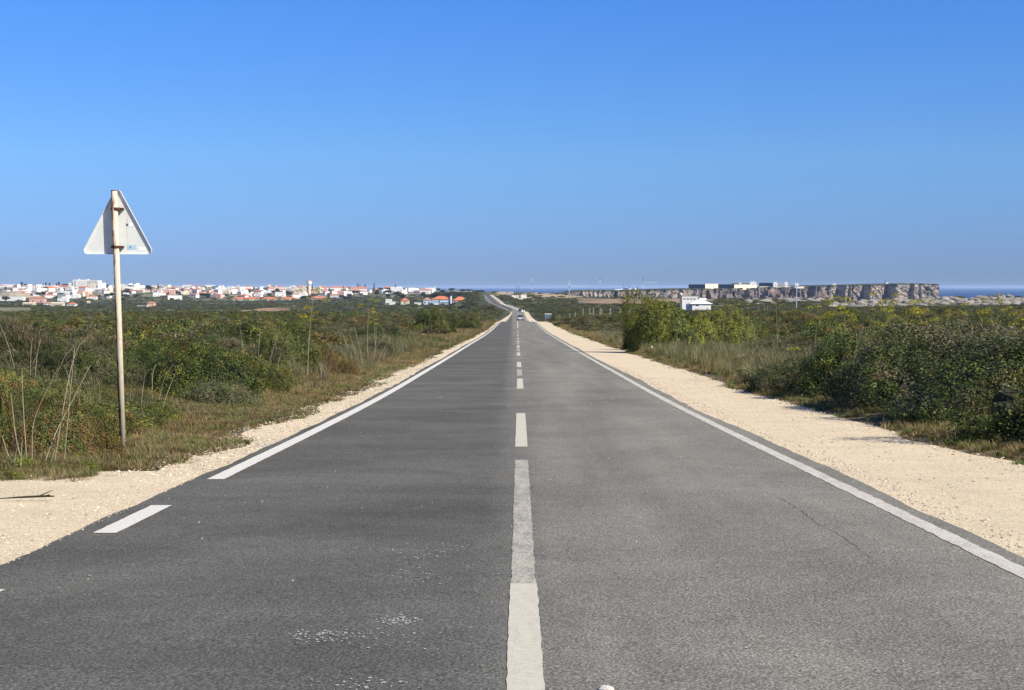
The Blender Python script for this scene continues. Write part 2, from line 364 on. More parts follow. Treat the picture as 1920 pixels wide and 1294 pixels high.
def blend(C, m, c): return C * (1 - m[..., None]) + c * m[..., None]
near = (Yg < 150) * (1 - sst(4.8, 8, np.abs(d)))
C = blend(C, near * .8, soil)
C = blend(C, sst(800, 1400, Yg), dark)
C = blend(C, sst(500, 900, Yg) * sst(.5, .62, fbm(Xs / 60, Yg / 110, 21)), olive)
def band(px0, px1, y0, y1, k, seed, wx=90, wy=160, th=.42):
    m = sst(px0 - 25, px0 + 25, PX) * (1 - sst(px1 - 25, px1 + 25, PX)) * sst(y0, y0 + 60, Yg) * (1 - sst(y1 - 60, y1, Yg))
    return m * sst(th, th + .12, fbm(Xs / wx, Yg / wy, seed)) * k
C = blend(C, band(1090, 1330, 1080, 1800, 1, 31, th=.3), brown)
C = blend(C, band(1090, 1300, 850, 960, .8, 32, th=.4), pale)
C = blend(C, band(930, 1090, 1450, 2600, 1, 33, th=.36), np.array((.36, .27, .165)))
C = blend(C, band(1330, 1780, 850, 1700, 1, 34, 35, 60, th=.46), rockc)
C = blend(C, band(1560, 2400, 640, 1000, 1, 35, 22, 40, th=.42), rockc)
C = blend(C, band(480, 545, 1150, 1420, 1, 36, 30, 60, th=.3), np.array((.36, .22, .12)))
C = blend(C, band(450, 470, 1150, 1350, 1, 37, 30, 60, th=.2), pale)
C = blend(C, band(-60, 45, 1150, 1500, 1, 38, 90, 90, th=.2), np.array((.2, .18, .11)))
C = blend(C, (PX < 900) * sst(2100, 2500, Yg) * sst(.4, .6, fbm(Xs / 60, Yg / 60, 40)) * .8, np.array((.3, .26, .19)))
ground = link('ground', make_mesh('ground', V, Fq, M_ground, C.reshape(-1, 3), smooth=True), kind='structure')
# sea
mb = MB(); S = 60000
g_ = np.linspace(-S, S, 25)
sv = [(a, b, -45.0) for b in g_ for a in g_]; sf = [(j * 25 + i, j * 25 + i + 1, (j + 1) * 25 + i + 1, (j + 1) * 25 + i) for j in range(24) for i in range(24)]
mb.add(sv, sf); mb.build('sea', M_sea, kind='structure')

# strips that follow the road
def strip(name, Ya, f0, f1, m, lift, parent=None, n=4, **kw):
    Ya = np.asarray(Ya, float); a = f0(Ya); b = f1(Ya); t = np.linspace(0, 1, n)[None, :]
    D = a[:, None] * (1 - t) + b[:, None] * t
    Xx = XC(Ya)[:, None] + D; Yy = np.repeat(Ya[:, None], n, 1); Zz = PZ(Ya)[:, None] + lift + 0 * D
    Zz = Zz - .02 * sst(3.0, 3.4, np.abs(D)) * 0
    k, c_ = D.shape; ii = (np.arange(k - 1)[:, None] * c_ + np.arange(c_ - 1)[None, :]).ravel()
    return link(name, make_mesh(name, np.stack([Xx, Yy, Zz], -1).reshape(-1, 3), np.stack([ii, ii + 1, ii + c_ + 1, ii + c_], 1), m), parent, **kw)
Yroad = np.array(list(np.arange(-60, 0, 2)) + list(np.arange(0, 60, .12)) + geo(60, .25, 1.008, 1530))
ef = lambda Y, s: (fbm(Y * 1.1, Y * 0 + s, s, 4) - .5) * .10 + (fbm(Y * .12, Y * 0 + 2, s + 5, 2) - .5) * .12
asphL = lambda Y: -3.12 + ef(Y, 50); asphR = lambda Y: 3.16 + ef(Y, 60)
road = strip('road', Yroad, asphL, asphR, M_asph, 0.0, n=6, kind='structure')
def dl(Y):
    lay = (1 - sst(13.8, 14.5, Y + (fbm(Y * 0 + 3, Y, 4) - .5)))
    far = sst(230, 270, Y) * (1 - sst(420, 700, Y)) * 1.1
    return -(3.62 - .45 * sst(780, 830, Y) + (fbm(Y * .45, Y * 0, 70, 4) - .5) * .7 + lay * 12 + far)
def dr(Y): return 5.25 + (fbm(Y * .35, Y * 0, 80, 4) - .5) * .8
gl_ = strip('gravel_shoulder', Yroad, dl, lambda Y: -3.0 + 0 * Y, M_grav, -.012, n=10, kind='structure')
gr_ = strip('gravel_shoulder', Yroad, lambda Y: 3.0 + 0 * Y, dr, M_grav, -.012, n=10, kind='structure')
# road markings
Yt = np.exp(np.linspace(math.log(4.5), math.log(300), 3000)); ypx = np.array([647 - F * math.tan(math.atan((z - HC) / q) + PITCH) for q, z in zip(Yt, PZ(Yt))])
def yinv(py): return float(np.interp(-py, -ypx, Yt))
def mark(Y0, Y1, off, wd, m, seed=0, step=.08, jit=.006, name='lane_marking'):
    Y0, Y1 = min(Y0, Y1), max(Y0, Y1); k = max(3, int((Y1 - Y0) / max(step, Y0 * .006)))
    Ya = np.linspace(Y0, Y1, k)
    jl = lambda Y: off - wd / 2 + (fbm(Y * 14, Y * 0, 90 + seed, 3) - .5) * 2 * jit; jr = lambda Y: off + wd / 2 + (fbm(Y * 14, Y * 0, 95 + seed, 3) - .5) * 2 * jit
    return strip(name, Ya, jl, jr, m, .0035, parent=road, n=2)
mark(-6, yinv(1095), 0, .15, M_lineC, 1)
mark(yinv(1095) + .002, yinv(863), 0, .138, M_lineG, 2, jit=.01)
for a, b, m in [(838, 775, M_lineC), (729, 710, M_lineC), (705, 692.5, M_lineG), (688.5, 679, M_lineC), (667, 661, M_lineC), (659, 653.5, M_lineG), (652, 647.8, M_lineC), (646, 643.6, M_lineG),
                (642, 639.5, M_lineC), (636, 634, M_lineC), (630.2, 628.3, M_lineC), (625.6, 624, M_lineC), (621, 619.6, M_lineC)]:
    mark(yinv(a), yinv(b), 0, .15, m, int(a))
mark(yinv(615), 760, 0, .13, M_lineC, 3)
mark(yinv(899), 760, -2.9, .165, M_lineW, 4)
mark(yinv(1000), yinv(948), -2.9, .165, M_lineW, 5)
q = yinv(1106); mark(q, q - .9, -2.9, .165, M_lineW, 6); mark(q - 1.9, q - 2.9, -2.9, .165, M_lineW, 7)
mark(-6, 760, 2.9, .14, M_lineR, 8, jit=.014)
for a in (900,):
    mark(850, 1525, -2.9, .3, M_lineW, 9); mark(850, 1525, 2.9, .3, M_lineW, 10)
# crack in the right lane
def on_road(px, py): Y = yinv(py); return (ray(px, py)[0] * Y, Y)
rng = np.random.default_rng(5)
A = on_road(1458, 932); B = on_road(1640, 1048)
t = np.linspace(0, 1, 70); cx = A[0] + (B[0] - A[0]) * t + (fbm(t * 6, t * 0, 7, 3) - .5) * .05 + rng.normal(0, .004, 70); cy = A[1] + (B[1] - A[1]) * t
cw = .0006 + rng.random(70) * .0026; cw[[0, -1]] = 0
Vc = np.concatenate([np.stack([cx - cw, cy, PZ(cy) + .004], 1), np.stack([cx + cw, cy, PZ(cy) + .004], 1)])
M_crack = mat('crack filled with dark grit', (.04, .038, .034), .95)
link('road_crack', make_mesh('road_crack', Vc, np.array([(i, i + 1, 71 + i, 70 + i) for i in range(69)]), M_crack), road)
# flakes of old paint on the left lane
Vf = []; Ff = []
def flakes(px, py, sx_, sy_, n_, s0=.003, s1=.011):
    for _ in range(n_):
        X0, Y0 = on_road(px, py); x = X0 + rng.normal() * sx_; y = Y0 + rng.normal() * sy_; s = rng.uniform(s0, s1); k = 6; b = len(Vf); a0 = rng.random() * 6
        for j in range(k):
            r_ = s * rng.uniform(.4, 1); a = a0 + j * math.tau / k; Vf.append((x + math.cos(a) * r_, y + math.sin(a) * r_ * 1.3, float(PZ(y)) + .0045))
        Ff.append(tuple(range(b, b + k)))
for a in [(750, 1165, .05, .05, 90), (640, 1190, .12, .06, 70), (600, 1200, .1, .05, 30), (770, 1195, .1, .1, 15), (800, 1040, .1, .25, 60), (770, 1080, .1, .2, 30), (680, 1284, .14, .05, 45), (860, 910, .1, .4, 14),
          (570, 1190, .08, .05, 16), (90, 1120, .15, .1, 6), (120, 1060, .01, .02, 1), (1240, 1155, .3, .3, 12), (1420, 1100, .4, .3, 10), (1500, 1220, .35, .2, 14), (1050, 1250, .1, .1, 5)]:
    flakes(*a)
M_flake = mat('old paint flakes', (.36, .35, .31), .8)
link('paint_flakes', make_mesh('paint_flakes', Vf, np.array(Ff), M_flake), road, kind='stuff')

# haze
mb = MB(); mb.box(-64000, 64000, -64000, 64000, -62, 32)
M_haze = bpy.data.materials.new('haze'); M_haze.use_nodes = True; hn = M_haze.node_tree; hn.nodes.clear()
pv = hn.nodes.new('ShaderNodeVolumePrincipled'); pv.inputs['Color'].default_value = (.52, .72, 1, 1); pv.inputs['Density'].default_value = 3.2e-5; pv.inputs['Anisotropy'].default_value = 0
ho = hn.nodes.new('ShaderNodeOutputMaterial'); hn.links.new(pv.outputs[0], ho.inputs['Volume'])
mb.build('haze', M_haze, kind='stuff')

# headland with limestone cliffs
pk = [(1040, 2420, 553), (1062, 2450, 550), (1078, 2470, 546.5), (1100, 2500, 545), (1200, 2600, 544), (1290, 2700, 541.5), (1340, 2780, 541), (1400, 2850, 540), (1470, 2920, 538), (1500, 2940, 537.5), (1560, 3000, 535), (1660, 3080, 533.5), (1675, 3090, 532), (1740, 3140, 532), (1758, 3150, 532.5), (1760, 3150, 533)]
spx = np.linspace(1040, 1760, 1500); Dp = np.interp(spx, [p[0] for p in pk], [p[1] for p in pk]); top = np.array([Y2z(y, D_) for y, D_ in zip(np.interp(spx, [p[0] for p in pk], [p[2] for p in pk]), Dp)]) + (fbm(spx / 6, spx * 0, 140, 4) - .5) * 2.4
NR = 44; tt = np.linspace(0, 1, NR)[:, None]
zb = -47.0; ZZ = top[None, :] * (1 - tt) + zb * tt
def saw(s, pts):
    """plan offset: towards the viewer quickly at each gully, receding slowly afterwards"""
    off = np.zeros_like(s)
    for i, (g0, g1_, dep) in enumerate(pts):
        nxt = pts[i + 1][0] if i + 1 < len(pts) else 1760
        up = np.clip((s - g0) / (g1_ - g0), 0, 1); down = np.clip((s - g1_) / (nxt - g1_), 0, 1)
        off = off + np.where((s >= g0) & (s < nxt), dep * (up - down), 0)
    return off
gul = [(1548, 1554, 20), (1569, 1578, 38), (1590, 1593, 11), (1597, 1599, 9), (1618, 1625, 32), (1662, 1671, 42), (1706, 1710, 18), (1724, 1726, 6), (1738, 1740, 5)]
S2 = spx[None, :] + 0 * tt
wav = fbm(S2 / 9, tt * 3, 101, 3)
off = saw(S2 + (wav - .5) * 3 + tt * 3, gul)
mid = (1 - sst(1530, 1560, S2))
for (p_, a_, k_, sd_) in ((31, 26, 22, 1), (17, 15, 16, 2), (8.3, 7, 9, 3)):
    ph = ((S2 + k_ * tt * 1.1 + (fbm(S2 / 20, tt * 2, 110 + sd_, 3) - .5) * 18) / p_) % 1.0
    off = off + mid * a_ * np.where(ph < .35, ph / .35, (1 - ph) / .65)
slope = mid * 36 * tt + (1 - mid) * (6 * tt + 20 * sst(.62, 1, tt))
off = off + slope + (fbm(S2 / 5, tt * 9, 120, 5) - .5) * (9 * mid + 20 * (1 - mid)) + (fbm(S2 / 1.8, tt * 26, 125, 3) - .5) * 7
YY = Dp[None, :] - off
XX = (S2 - 960) / F * Dp[None, :]
Vc = np.stack([XX, YY, ZZ], -1)
# end faces and the plateau on top
backs = []
for e, (dy, dz) in enumerate([(6, .3), (40, .8), (120, 0.5), (450, -.5), (900, -50)]):
    backs.append(np.stack([XX[0], Dp + dy * np.where(spx > 1730, np.clip((1760 - spx) / 30, .15, 1), 1), top + dz * np.where(dz < 0, 1, vn(spx / 14, 0 * spx, e))], -1))
Vall = np.concatenate([np.stack(backs[::-1]), Vc])          # rows from behind over the top and down the face
nr, ncx = Vall.shape[:2]
endc = Vall[:, -1:, :].copy(); endc[:, 0, 0] += np.where(np.arange(nr) >= 5, 1, 0) * 2
rows_back = Vall[:, -1, :].copy(); rows_back[:, 1] += 500; rows_back[:, 0] += 60; 
Vall = np.concatenate([Vall, rows_back[:, None, :]], 1); ncx += 1
ii = (np.arange(nr - 1)[:, None] * ncx + np.arange(ncx - 1)[None, :]).ravel()
Cc = np.ones((nr, ncx, 3))
Cc[:5] = np.array((.26, .3, .2))
pxg = np.concatenate([spx, [1760]])
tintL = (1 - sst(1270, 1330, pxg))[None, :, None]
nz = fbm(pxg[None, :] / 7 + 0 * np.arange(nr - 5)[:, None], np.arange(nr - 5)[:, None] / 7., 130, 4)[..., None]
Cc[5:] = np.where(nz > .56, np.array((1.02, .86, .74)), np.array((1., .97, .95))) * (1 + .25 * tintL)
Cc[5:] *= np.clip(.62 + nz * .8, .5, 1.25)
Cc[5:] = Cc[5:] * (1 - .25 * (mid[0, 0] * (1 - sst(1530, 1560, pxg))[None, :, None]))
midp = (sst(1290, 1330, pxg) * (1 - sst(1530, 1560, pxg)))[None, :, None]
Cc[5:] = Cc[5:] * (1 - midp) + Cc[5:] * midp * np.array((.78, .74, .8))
topband = (np.arange(nr - 5)[:, None, None] < 3) * 1.0
Cc[5:] = Cc[5:] * (1 - topband) + np.array((.4, .42, .3)) * topband
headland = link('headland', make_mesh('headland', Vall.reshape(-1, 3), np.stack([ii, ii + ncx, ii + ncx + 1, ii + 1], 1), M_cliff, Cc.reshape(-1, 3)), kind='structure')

# ------------------------------------------------------------------ vegetation prototypes
def quads(cen, nrm, size, rng, asp=.55, curl=.0):
    n_ = len(cen)
    r_ = rng.normal(size=(n_, 3)); a = np.cross(nrm, r_); a /= np.linalg.norm(a, axis=1)[:, None] + 1e-9; b = np.cross(nrm, a)
    size = size[:, None]
    P = np.stack([cen - a * size * .5, cen + b * size * asp * .5, cen + a * size * .5, cen - b * size * asp * .5], 1)
    return P.reshape(-1, 3), np.arange(n_ * 4).reshape(-1, 4)
def unit(v): return v / (np.linalg.norm(v, axis=-1, keepdims=True) + 1e-9)
def lumps(rng, k=30, w=(9, 60)):
    L = unit(rng.normal(size=(k, 3)) * (1, 1, .6) + (0, 0, .3)); A_ = rng.uniform(.12, .34, k); W_ = rng.uniform(*w, k)
    return lambda D: .68 + sum(A_[i] * np.exp(W_[i] * ((D @ L[i]) - 1)) for i in range(k))
def bush_geom(seed, nspr, per, leaf, cols, weights, needle=False, spread=.075, shoots=.12, flat=1.0, lump=(30, (9, 60))):
    rng = np.random.default_rng(seed); rf = lumps(rng, *lump)
    D = unit(rng.normal(size=(nspr * 3, 3)) * (1, 1, .9)); D = D[D[:, 2] > -.12][:nspr]; D[:, 2] = np.abs(D[:, 2])
    rad = rf(D) * rng.uniform(.88, 1.02, len(D)); out = rng.random(len(D)) < shoots; rad[out] *= rng.uniform(1.02, 1.1, out.sum())
    P = D * rad[:, None] * (1, 1, .86 * flat); P[:, 2] += .02
    cols = np.array(cols); ci = rng.choice(len(cols), len(D), p=weights)
    # colour families gather in patches
    fam = (vn(P[:, 0] * 2 + 9, P[:, 1] * 2 + 9 + P[:, 2], seed) * len(cols)).astype(int) % len(cols)
    ci = np.where(rng.random(len(D)) < .45, fam, ci)
    sc = cols[ci] * rng.uniform(.55, 1.5, (len(D), 1))
    cen = (P[:, None, :] + rng.normal(size=(len(D), per, 3)) * spread * rng.uniform(.6, 1.3, (len(D), 1, 1))).reshape(-1, 3)
    dd = np.repeat(D, per, 0)
    if needle:      # thin twigs pointing outwards and up
        dirn = unit(dd * .6 + rng.normal(size=cen.shape) * .5 + (0, 0, .7)); ln = leaf * rng.uniform(1.5, 3.5, len(cen))[:, None]; sd_ = unit(np.cross(dirn, rng.normal(size=cen.shape))) * leaf * .12
        Vq = np.stack([cen - sd_, cen + sd_, cen + dirn * ln + sd_ * .4, cen + dirn * ln - sd_ * .4], 1).reshape(-1, 3); Fq_ = np.arange(len(cen) * 4).reshape(-1, 4)
    else:
        nn = unit(dd * 1.0 + rng.normal(size=cen.shape) * .6 + (0, 0, .3)); Vq, Fq_ = quads(cen, nn, leaf * rng.uniform(.6, 1.3, len(cen)), rng)
    keep = (cen[:, 2] > .0)
    Vq = Vq.reshape(-1, 4, 3)[keep]; lc = (np.repeat(sc, per, 0) * rng.uniform(.7, 1.35, (len(cen), 1)))[keep]
    Vq = Vq.reshape(-1, 3); kr = np.percentile(np.hypot(Vq[:, 0], Vq[:, 1]), 98.5); kz = np.percentile(Vq[:, 2], 99.3) / .86
    Vq = Vq / (kr, kr, kz); rf0 = rf; rf = lambda D: rf0(D) / kr; rf.z = kr / kz
    Vq[:, 2] = np.maximum(Vq[:, 2], -.02)
    return Vq, np.arange(len(Vq)).reshape(-1, 4), np.repeat(lc, 4, 0), rf
def core_geom(rf, k=.62, nu=24, nv=12, flat=1.0):  # added solid lump that stops sun and view passing through the bush
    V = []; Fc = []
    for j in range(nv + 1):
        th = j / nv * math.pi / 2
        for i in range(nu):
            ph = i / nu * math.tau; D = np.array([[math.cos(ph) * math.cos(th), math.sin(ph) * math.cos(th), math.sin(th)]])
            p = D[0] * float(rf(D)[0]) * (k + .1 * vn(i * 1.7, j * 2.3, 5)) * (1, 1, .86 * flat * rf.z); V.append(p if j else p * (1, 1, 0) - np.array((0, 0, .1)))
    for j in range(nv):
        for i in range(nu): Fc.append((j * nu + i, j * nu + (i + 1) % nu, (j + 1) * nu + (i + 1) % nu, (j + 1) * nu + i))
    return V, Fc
G_dark = (.036, .052, .013); G_mid = (.062, .084, .017); G_yel = (.14, .15, .024); G_red = (.13, .078, .022); G_gray = (.098, .094, .05); G_brown = (.115, .086, .048); G_bright = (.19, .23, .03); G_straw = (.2, .165, .085)
KINDS = {
 'lentisk': dict(leaf=.05, cols=[G_dark, G_mid, G_yel, G_red], weights=[.42, .38, .14, .06]),
 'reddish': dict(leaf=.05, cols=[G_mid, G_red, G_brown, G_yel], weights=[.3, .42, .16, .12]),
 'heath': dict(leaf=.055, cols=[G_gray, G_brown, G_dark, G_straw], weights=[.40, .2, .36, .04], needle=True, shoots=.15, spread=.08),
 'bright': dict(leaf=.048, cols=[G_bright, G_mid, G_yel, G_dark], weights=[.5, .22, .2, .08]),
 'dull': dict(leaf=.045, cols=[G_dark, G_gray, G_mid, G_brown], weights=[.35, .27, .28, .1], shoots=.2),
}
BUSH = {}
for ki, (k, kw) in enumerate(KINDS.items()):
    for lod, (ns, per, ls) in enumerate([(900, 30, .72), (330, 24, 1.25), (110, 10, 3.0)]):
        BUSH[k, lod] = []
        for v in range(3 if lod < 2 else 2):
            a = dict(kw); a['leaf'] = kw['leaf'] * ls
            Vq, Fq_, cc, rf = bush_geom(1000 + ki * 50 + lod * 7 + v, ns, per, cols=a.pop('cols'), weights=a.pop('weights'), leaf=a.pop('leaf'), **a)
            cv, cf = core_geom(rf)
            if lod == 2:   # far clumps carry the added dark core in the same mesh
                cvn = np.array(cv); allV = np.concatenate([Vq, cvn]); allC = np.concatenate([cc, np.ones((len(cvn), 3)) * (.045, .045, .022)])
                me = make_mesh('bush_far', allV, [Fq_, np.array(cf) + len(Vq)], M_leaf, allC); BUSH[k, lod].append((me, None))
            else:
                me = make_mesh('foliage', Vq, Fq_, M_leaf, cc); mc = MB(); mc.add(cv, cf)
                # a few real stems inside
                rg = random.Random(v)
                for s in range(9):
                    a_ = rg.random() * 6.28; b_ = rg.uniform(.3, .85); mc.tube([(0.1 * math.cos(a_), .1 * math.sin(a_), -.05), (.4 * math.cos(a_), .4 * math.sin(a_), .35 * b_), (.8 * math.cos(a_), .8 * math.sin(a_), .62 * b_)], [.025, .018, .006], 5)
                BUSH[k, lod].append((me, mc.mesh('stems_and_shade_core', M_bark_core)))  # one mesh joins the stems with the added core
def bush(kind, px, py, wpx, hpx, label, name='bush', cat='bush', group=None, dep=1.0, lod=0, Y=None, seed=None):
    """a shrub whose foot shows at (px, py), wpx wide and hpx high in the photograph"""
    if Y is None: x, y, z = hit(px, py)
    else: x = ray(px, 600)[0] * Y; y = Y; z = g1(x, y)
    s = y / F; rr = random.Random(seed if seed is not None else int(px * 7 + y))
    me, mc = BUSH[kind, lod][rr.randrange(3)]
    w_, h_ = wpx * s / 2, hpx * s / .86
    o = empty(name, (x, y + w_ * dep * .6, g1(x, y + w_ * dep * .6) - .03), rr.random() * 6.28, label, cat, group)
    o.scale = (w_, w_ * dep, h_)
    link('foliage', me, o); link('stems_and_shade_core', mc, o)
    placed.append((x, y + w_ * dep * .6, max(w_, .3)))
    if lod == 3 and y > 60: placed.append((x * .93, y * .94, w_)); placed.append((x * .87, y * .88, w_)); placed.append((x * .8, y * .8, w_))
    return o
placed = [(-4.4, 16.4, .9), (-4.2, 15.6, .8)]

# hero shrubs
for hk, (k, cw_) in enumerate((('bright', [.62, .14, .2, .04]), ('lentisk', [.42, .38, .14, .06]), ('dull', [.35, .27, .28, .1]), ('reddish', [.2, .55, .17, .08]))):
    BUSH[k, 3] = []
    for v in range(2):
        Vq, Fq_, cc, rf = bush_geom(1900 + v + hk * 10, 2300, 26, cols=KINDS[k]['cols'], weights=cw_, leaf=.027 if k != 'dull' else .025, spread=.034, shoots=.08 if k != 'dull' else .2, lump=(13, (5, 22)) if k == 'bright' else (26, (8, 45)))
        cv, cf = core_geom(rf); mc = MB(); mc.add(cv, cf); me_ = make_mesh('foliage', Vq, Fq_, M_leaf, cc); BUSH[k, 3] += [(me_, mc.mesh('stems_and_shade_core', M_bark_core))] * (2 if v == 0 else 1)  # hero shrubs hold only the added light-blocking core, no stems
bush('bright', 1250, 657, 185, 107, 'big rounded bright green bush right of the gravel, hiding part of the white house', dep=.95, seed=1, lod=3)
bush('bright', 1325, 655, 160, 78, 'rounded bright green bush leaning against the right side of the biggest one', dep=.9, seed=2, lod=3)
bush('bright', 1390, 648, 110, 52, 'low bright green shrub sloping down at the right end of the bright bushes', dep=1)
bush('lentisk', 1195, 655, 70, 60, 'added dark bush as the shaded road end of the big bright green bush')  # added dark bush stands in for shade on the big bush's side
bush('dull', 1100, 618, 70, 26, 'grey green shrub between the fence posts and the white gravel', lod=1)
bush('dull', 1042, 605, 26, 18, 'small dark shrub beside the gravel just past the pale roadside board', lod=1)
hed = [(32.2, 6.75, 1.35, 1.05, 'dull', 'low grey green bush at the very tip of the shaded thicket beside the gravel'),
       (29.6, 7.55, 2.0, 1.75, 'lentisk', 'dark bush at the far end of the shaded thicket, its shadow on the gravel'),
       (25.6, 7.9, 2.2, 2.0, 'dull', 'tall grey green bush second along the shaded thicket right of the gravel'),
       (21.6, 7.75, 2.15, 1.85, 'dull', 'twiggy grey green bush in the middle of the thicket right of the gravel'),
       (18.2, 7.8, 1.9, 1.6, 'lentisk', 'leafy green bush at the near part of the thicket right of the gravel'),
       (15.9, 7.15, 1.2, 1.05, 'reddish', 'reddish green low bush at the right picture edge casting a black shadow'),
       (27.6, 10.6, 2.3, 1.9, 'heath', 'tall twiggy bush with dry grass behind the shaded thicket'),
       (22.8, 10.6, 2.2, 1.9, 'lentisk', 'green leafy bush behind the middle of the thicket'),
       (33.5, 12.2, 2.2, 1.6, 'dull', 'broad dull green bush beyond the thicket, under the yellow flowered fennel')]
for Y, x, r_, h_, k, lab in hed:
    h_ *= .80; x -= .25
    rr = random.Random(int(Y * 10)); me, mc = BUSH[k, 3 if k != 'heath' else 0][rr.randrange(3)]
    o = empty('bush', (x, Y, g1(x, Y) - .04), rr.random() * 6.28, lab, 'bush'); o.scale = (r_, r_ * 1.15, h_)
    link('foliage', me, o); link('stems_and_shade_core', mc, o); placed.append((x, Y, r_))
for a in [('reddish', 90, 862, 250, 135, 'reddish brown low bush just left of the sign pole'), ('lentisk', -40, 850, 190, 165, 'dark green bush at the left picture edge behind the dry stalks'),
          ('lentisk', 365, 750, 330, 112, 'long low dark green bush behind the sign pole and the verge grass'), ('lentisk', 500, 738, 130, 62, 'small yellow green bush at the right end of the long low bush'),
          ('reddish', 610, 704, 120, 60, 'reddish bush sloping to the verge right of the tall fennel stalk'), ('lentisk', 530, 702, 170, 92, 'rounded bush with dry stalks around the tall fennel stalk'),
          ('dull', 130, 735, 260, 96, 'grey green bush left of the sign pole behind the reddish bush'), ('lentisk', 265, 700, 170, 60, 'green bush behind the long low bush, right of the sign pole'),
          ('heath', 20, 690, 230, 90, 'twiggy grey heath at the left picture edge, behind the green bushes'),
          ('dull', 400, 668, 190, 46, 'grey green bush behind the dry stalks left of the tall fennel'),
          ('lentisk', 815, 627, 108, 48, 'dark rounded bush standing above the left verge below the orange roofed school'),
          ('lentisk', 880, 620, 60, 26, 'low dark bush between the big dark bush and the road'),
          ('dull', 720, 640, 110, 40, 'dull green bush among dry stems left of the dark rounded bush')]:
    bush(*a, dep=.8, lod=0 if a[0] == 'heath' else 3)
bush('bright', 928, 604, 12, 7, 'small yellow green shrub at the left gravel edge near the crest', lod=1)
bush('lentisk', 20, 905, 62, 34, 'small leafy weed clump at the edge of the gravel lay-by', name='weed_clump', cat='weed clump', lod=1)
bush('bright', 30, 884, 90, 30, 'leafy weeds at the foot of the short broken stalks', name='weed_clump', cat='weed clump', lod=1)
bush('bright', 165, 888, 80, 26, 'flat green weed clump at the foot of the dry stalks', name='weed_clump', cat='weed clump', lod=1)
bush('bright', 285, 790, 110, 34, 'soft feathery green weed clump right behind the sign pole', name='weed_clump', cat='weed clump', lod=1)

# mid-distance shrubs, single objects shared by a label where nothing tells them apart
def inframe(x, Y, m=60): px = x / Y * F + 960; return -m < px < 1920 + m
rng = np.random.default_rng(77)
cand = []
Y = 16.0
zone = lambda x, Y: ('left of the road' if x < 0 else 'right of the road', 'near' if Y < 40 else 'farther off')
tries = 0; cnt = 0
while cnt < 230 and tries < 6000:
    tries += 1
    Yq = 16 + (rng.random() ** 1.15) * 75; side = -1 if rng.random() < .55 else 1
    xm = .37 * Yq
    lo = (5.7 + 1.0 * math.sin(Yq * .2)) if side < 0 else 6.9
    if xm < lo: continue
    x = side * rng.uniform(lo, xm + 1); r_ = rng.uniform(.6, 1.25) * (1 + .003 * Yq)
    if side > 0 and Yq < 34 and x < 13: continue
    if any((x - a) ** 2 + (Yq - b) ** 2 < (max(c_, r_) * .95) ** 2 for a, b, c_ in placed): continue
    kk = rng.choice(['lentisk', 'dull', 'heath', 'reddish'], p=[.46, .24, .22, .08]); lod = 0 if Yq < 34 else 1
    me, mc = BUSH[kk, lod][rng.integers(3)]
    desc = {'lentisk': 'dark green leafy bush', 'dull': 'grey green bush', 'heath': 'twiggy heath bush', 'reddish': 'reddish green bush'}[kk]
    sidep = ('left', 'right')[side > 0]; dist = 'in the closer scrub' if Yq < 40 else ('in the middle of the scrub' if Yq < 65 else 'far back in the scrub')
    pxq = x / Yq * F + 960
    zn = ['left of the sign pole', 'right of the sign pole', 'by the tall fennel', 'by the dark rounded bush', 'before the big green bush', 'around the big green bush', 'around the utility pole', 'below the gullied cliff', 'below the open sea'][int(np.searchsorted([225, 450, 640, 960, 1170, 1420, 1560, 1760], pxq))]
    dist = 'in the near scrub' if Yq < 32 else ('in the middle scrub' if Yq < 50 else ('in the farther scrub' if Yq < 70 else 'far back in the scrub'))
    sz_ = 'small' if r_ < .85 else ('broad' if r_ > 1.15 else 'mid sized')
    lab = f"{sz_} {desc} {dist} {zn}"
    o = empty('bush', (x, Yq, g1(x, Yq) - .05), rng.random() * 6.28, lab, 'bush', lab.replace('bush', 'bushes', 1))
    hh = r_ * rng.uniform(.5, 1.05) * (.75 if side < 0 else (.42 if Yq < 62 else .55)); o.scale = (r_ * 1.15, r_ * 1.1, hh)
    link('foliage', me, o); link('stems_and_shade_core', mc, o); placed.append((x, Yq, r_)); cnt += 1

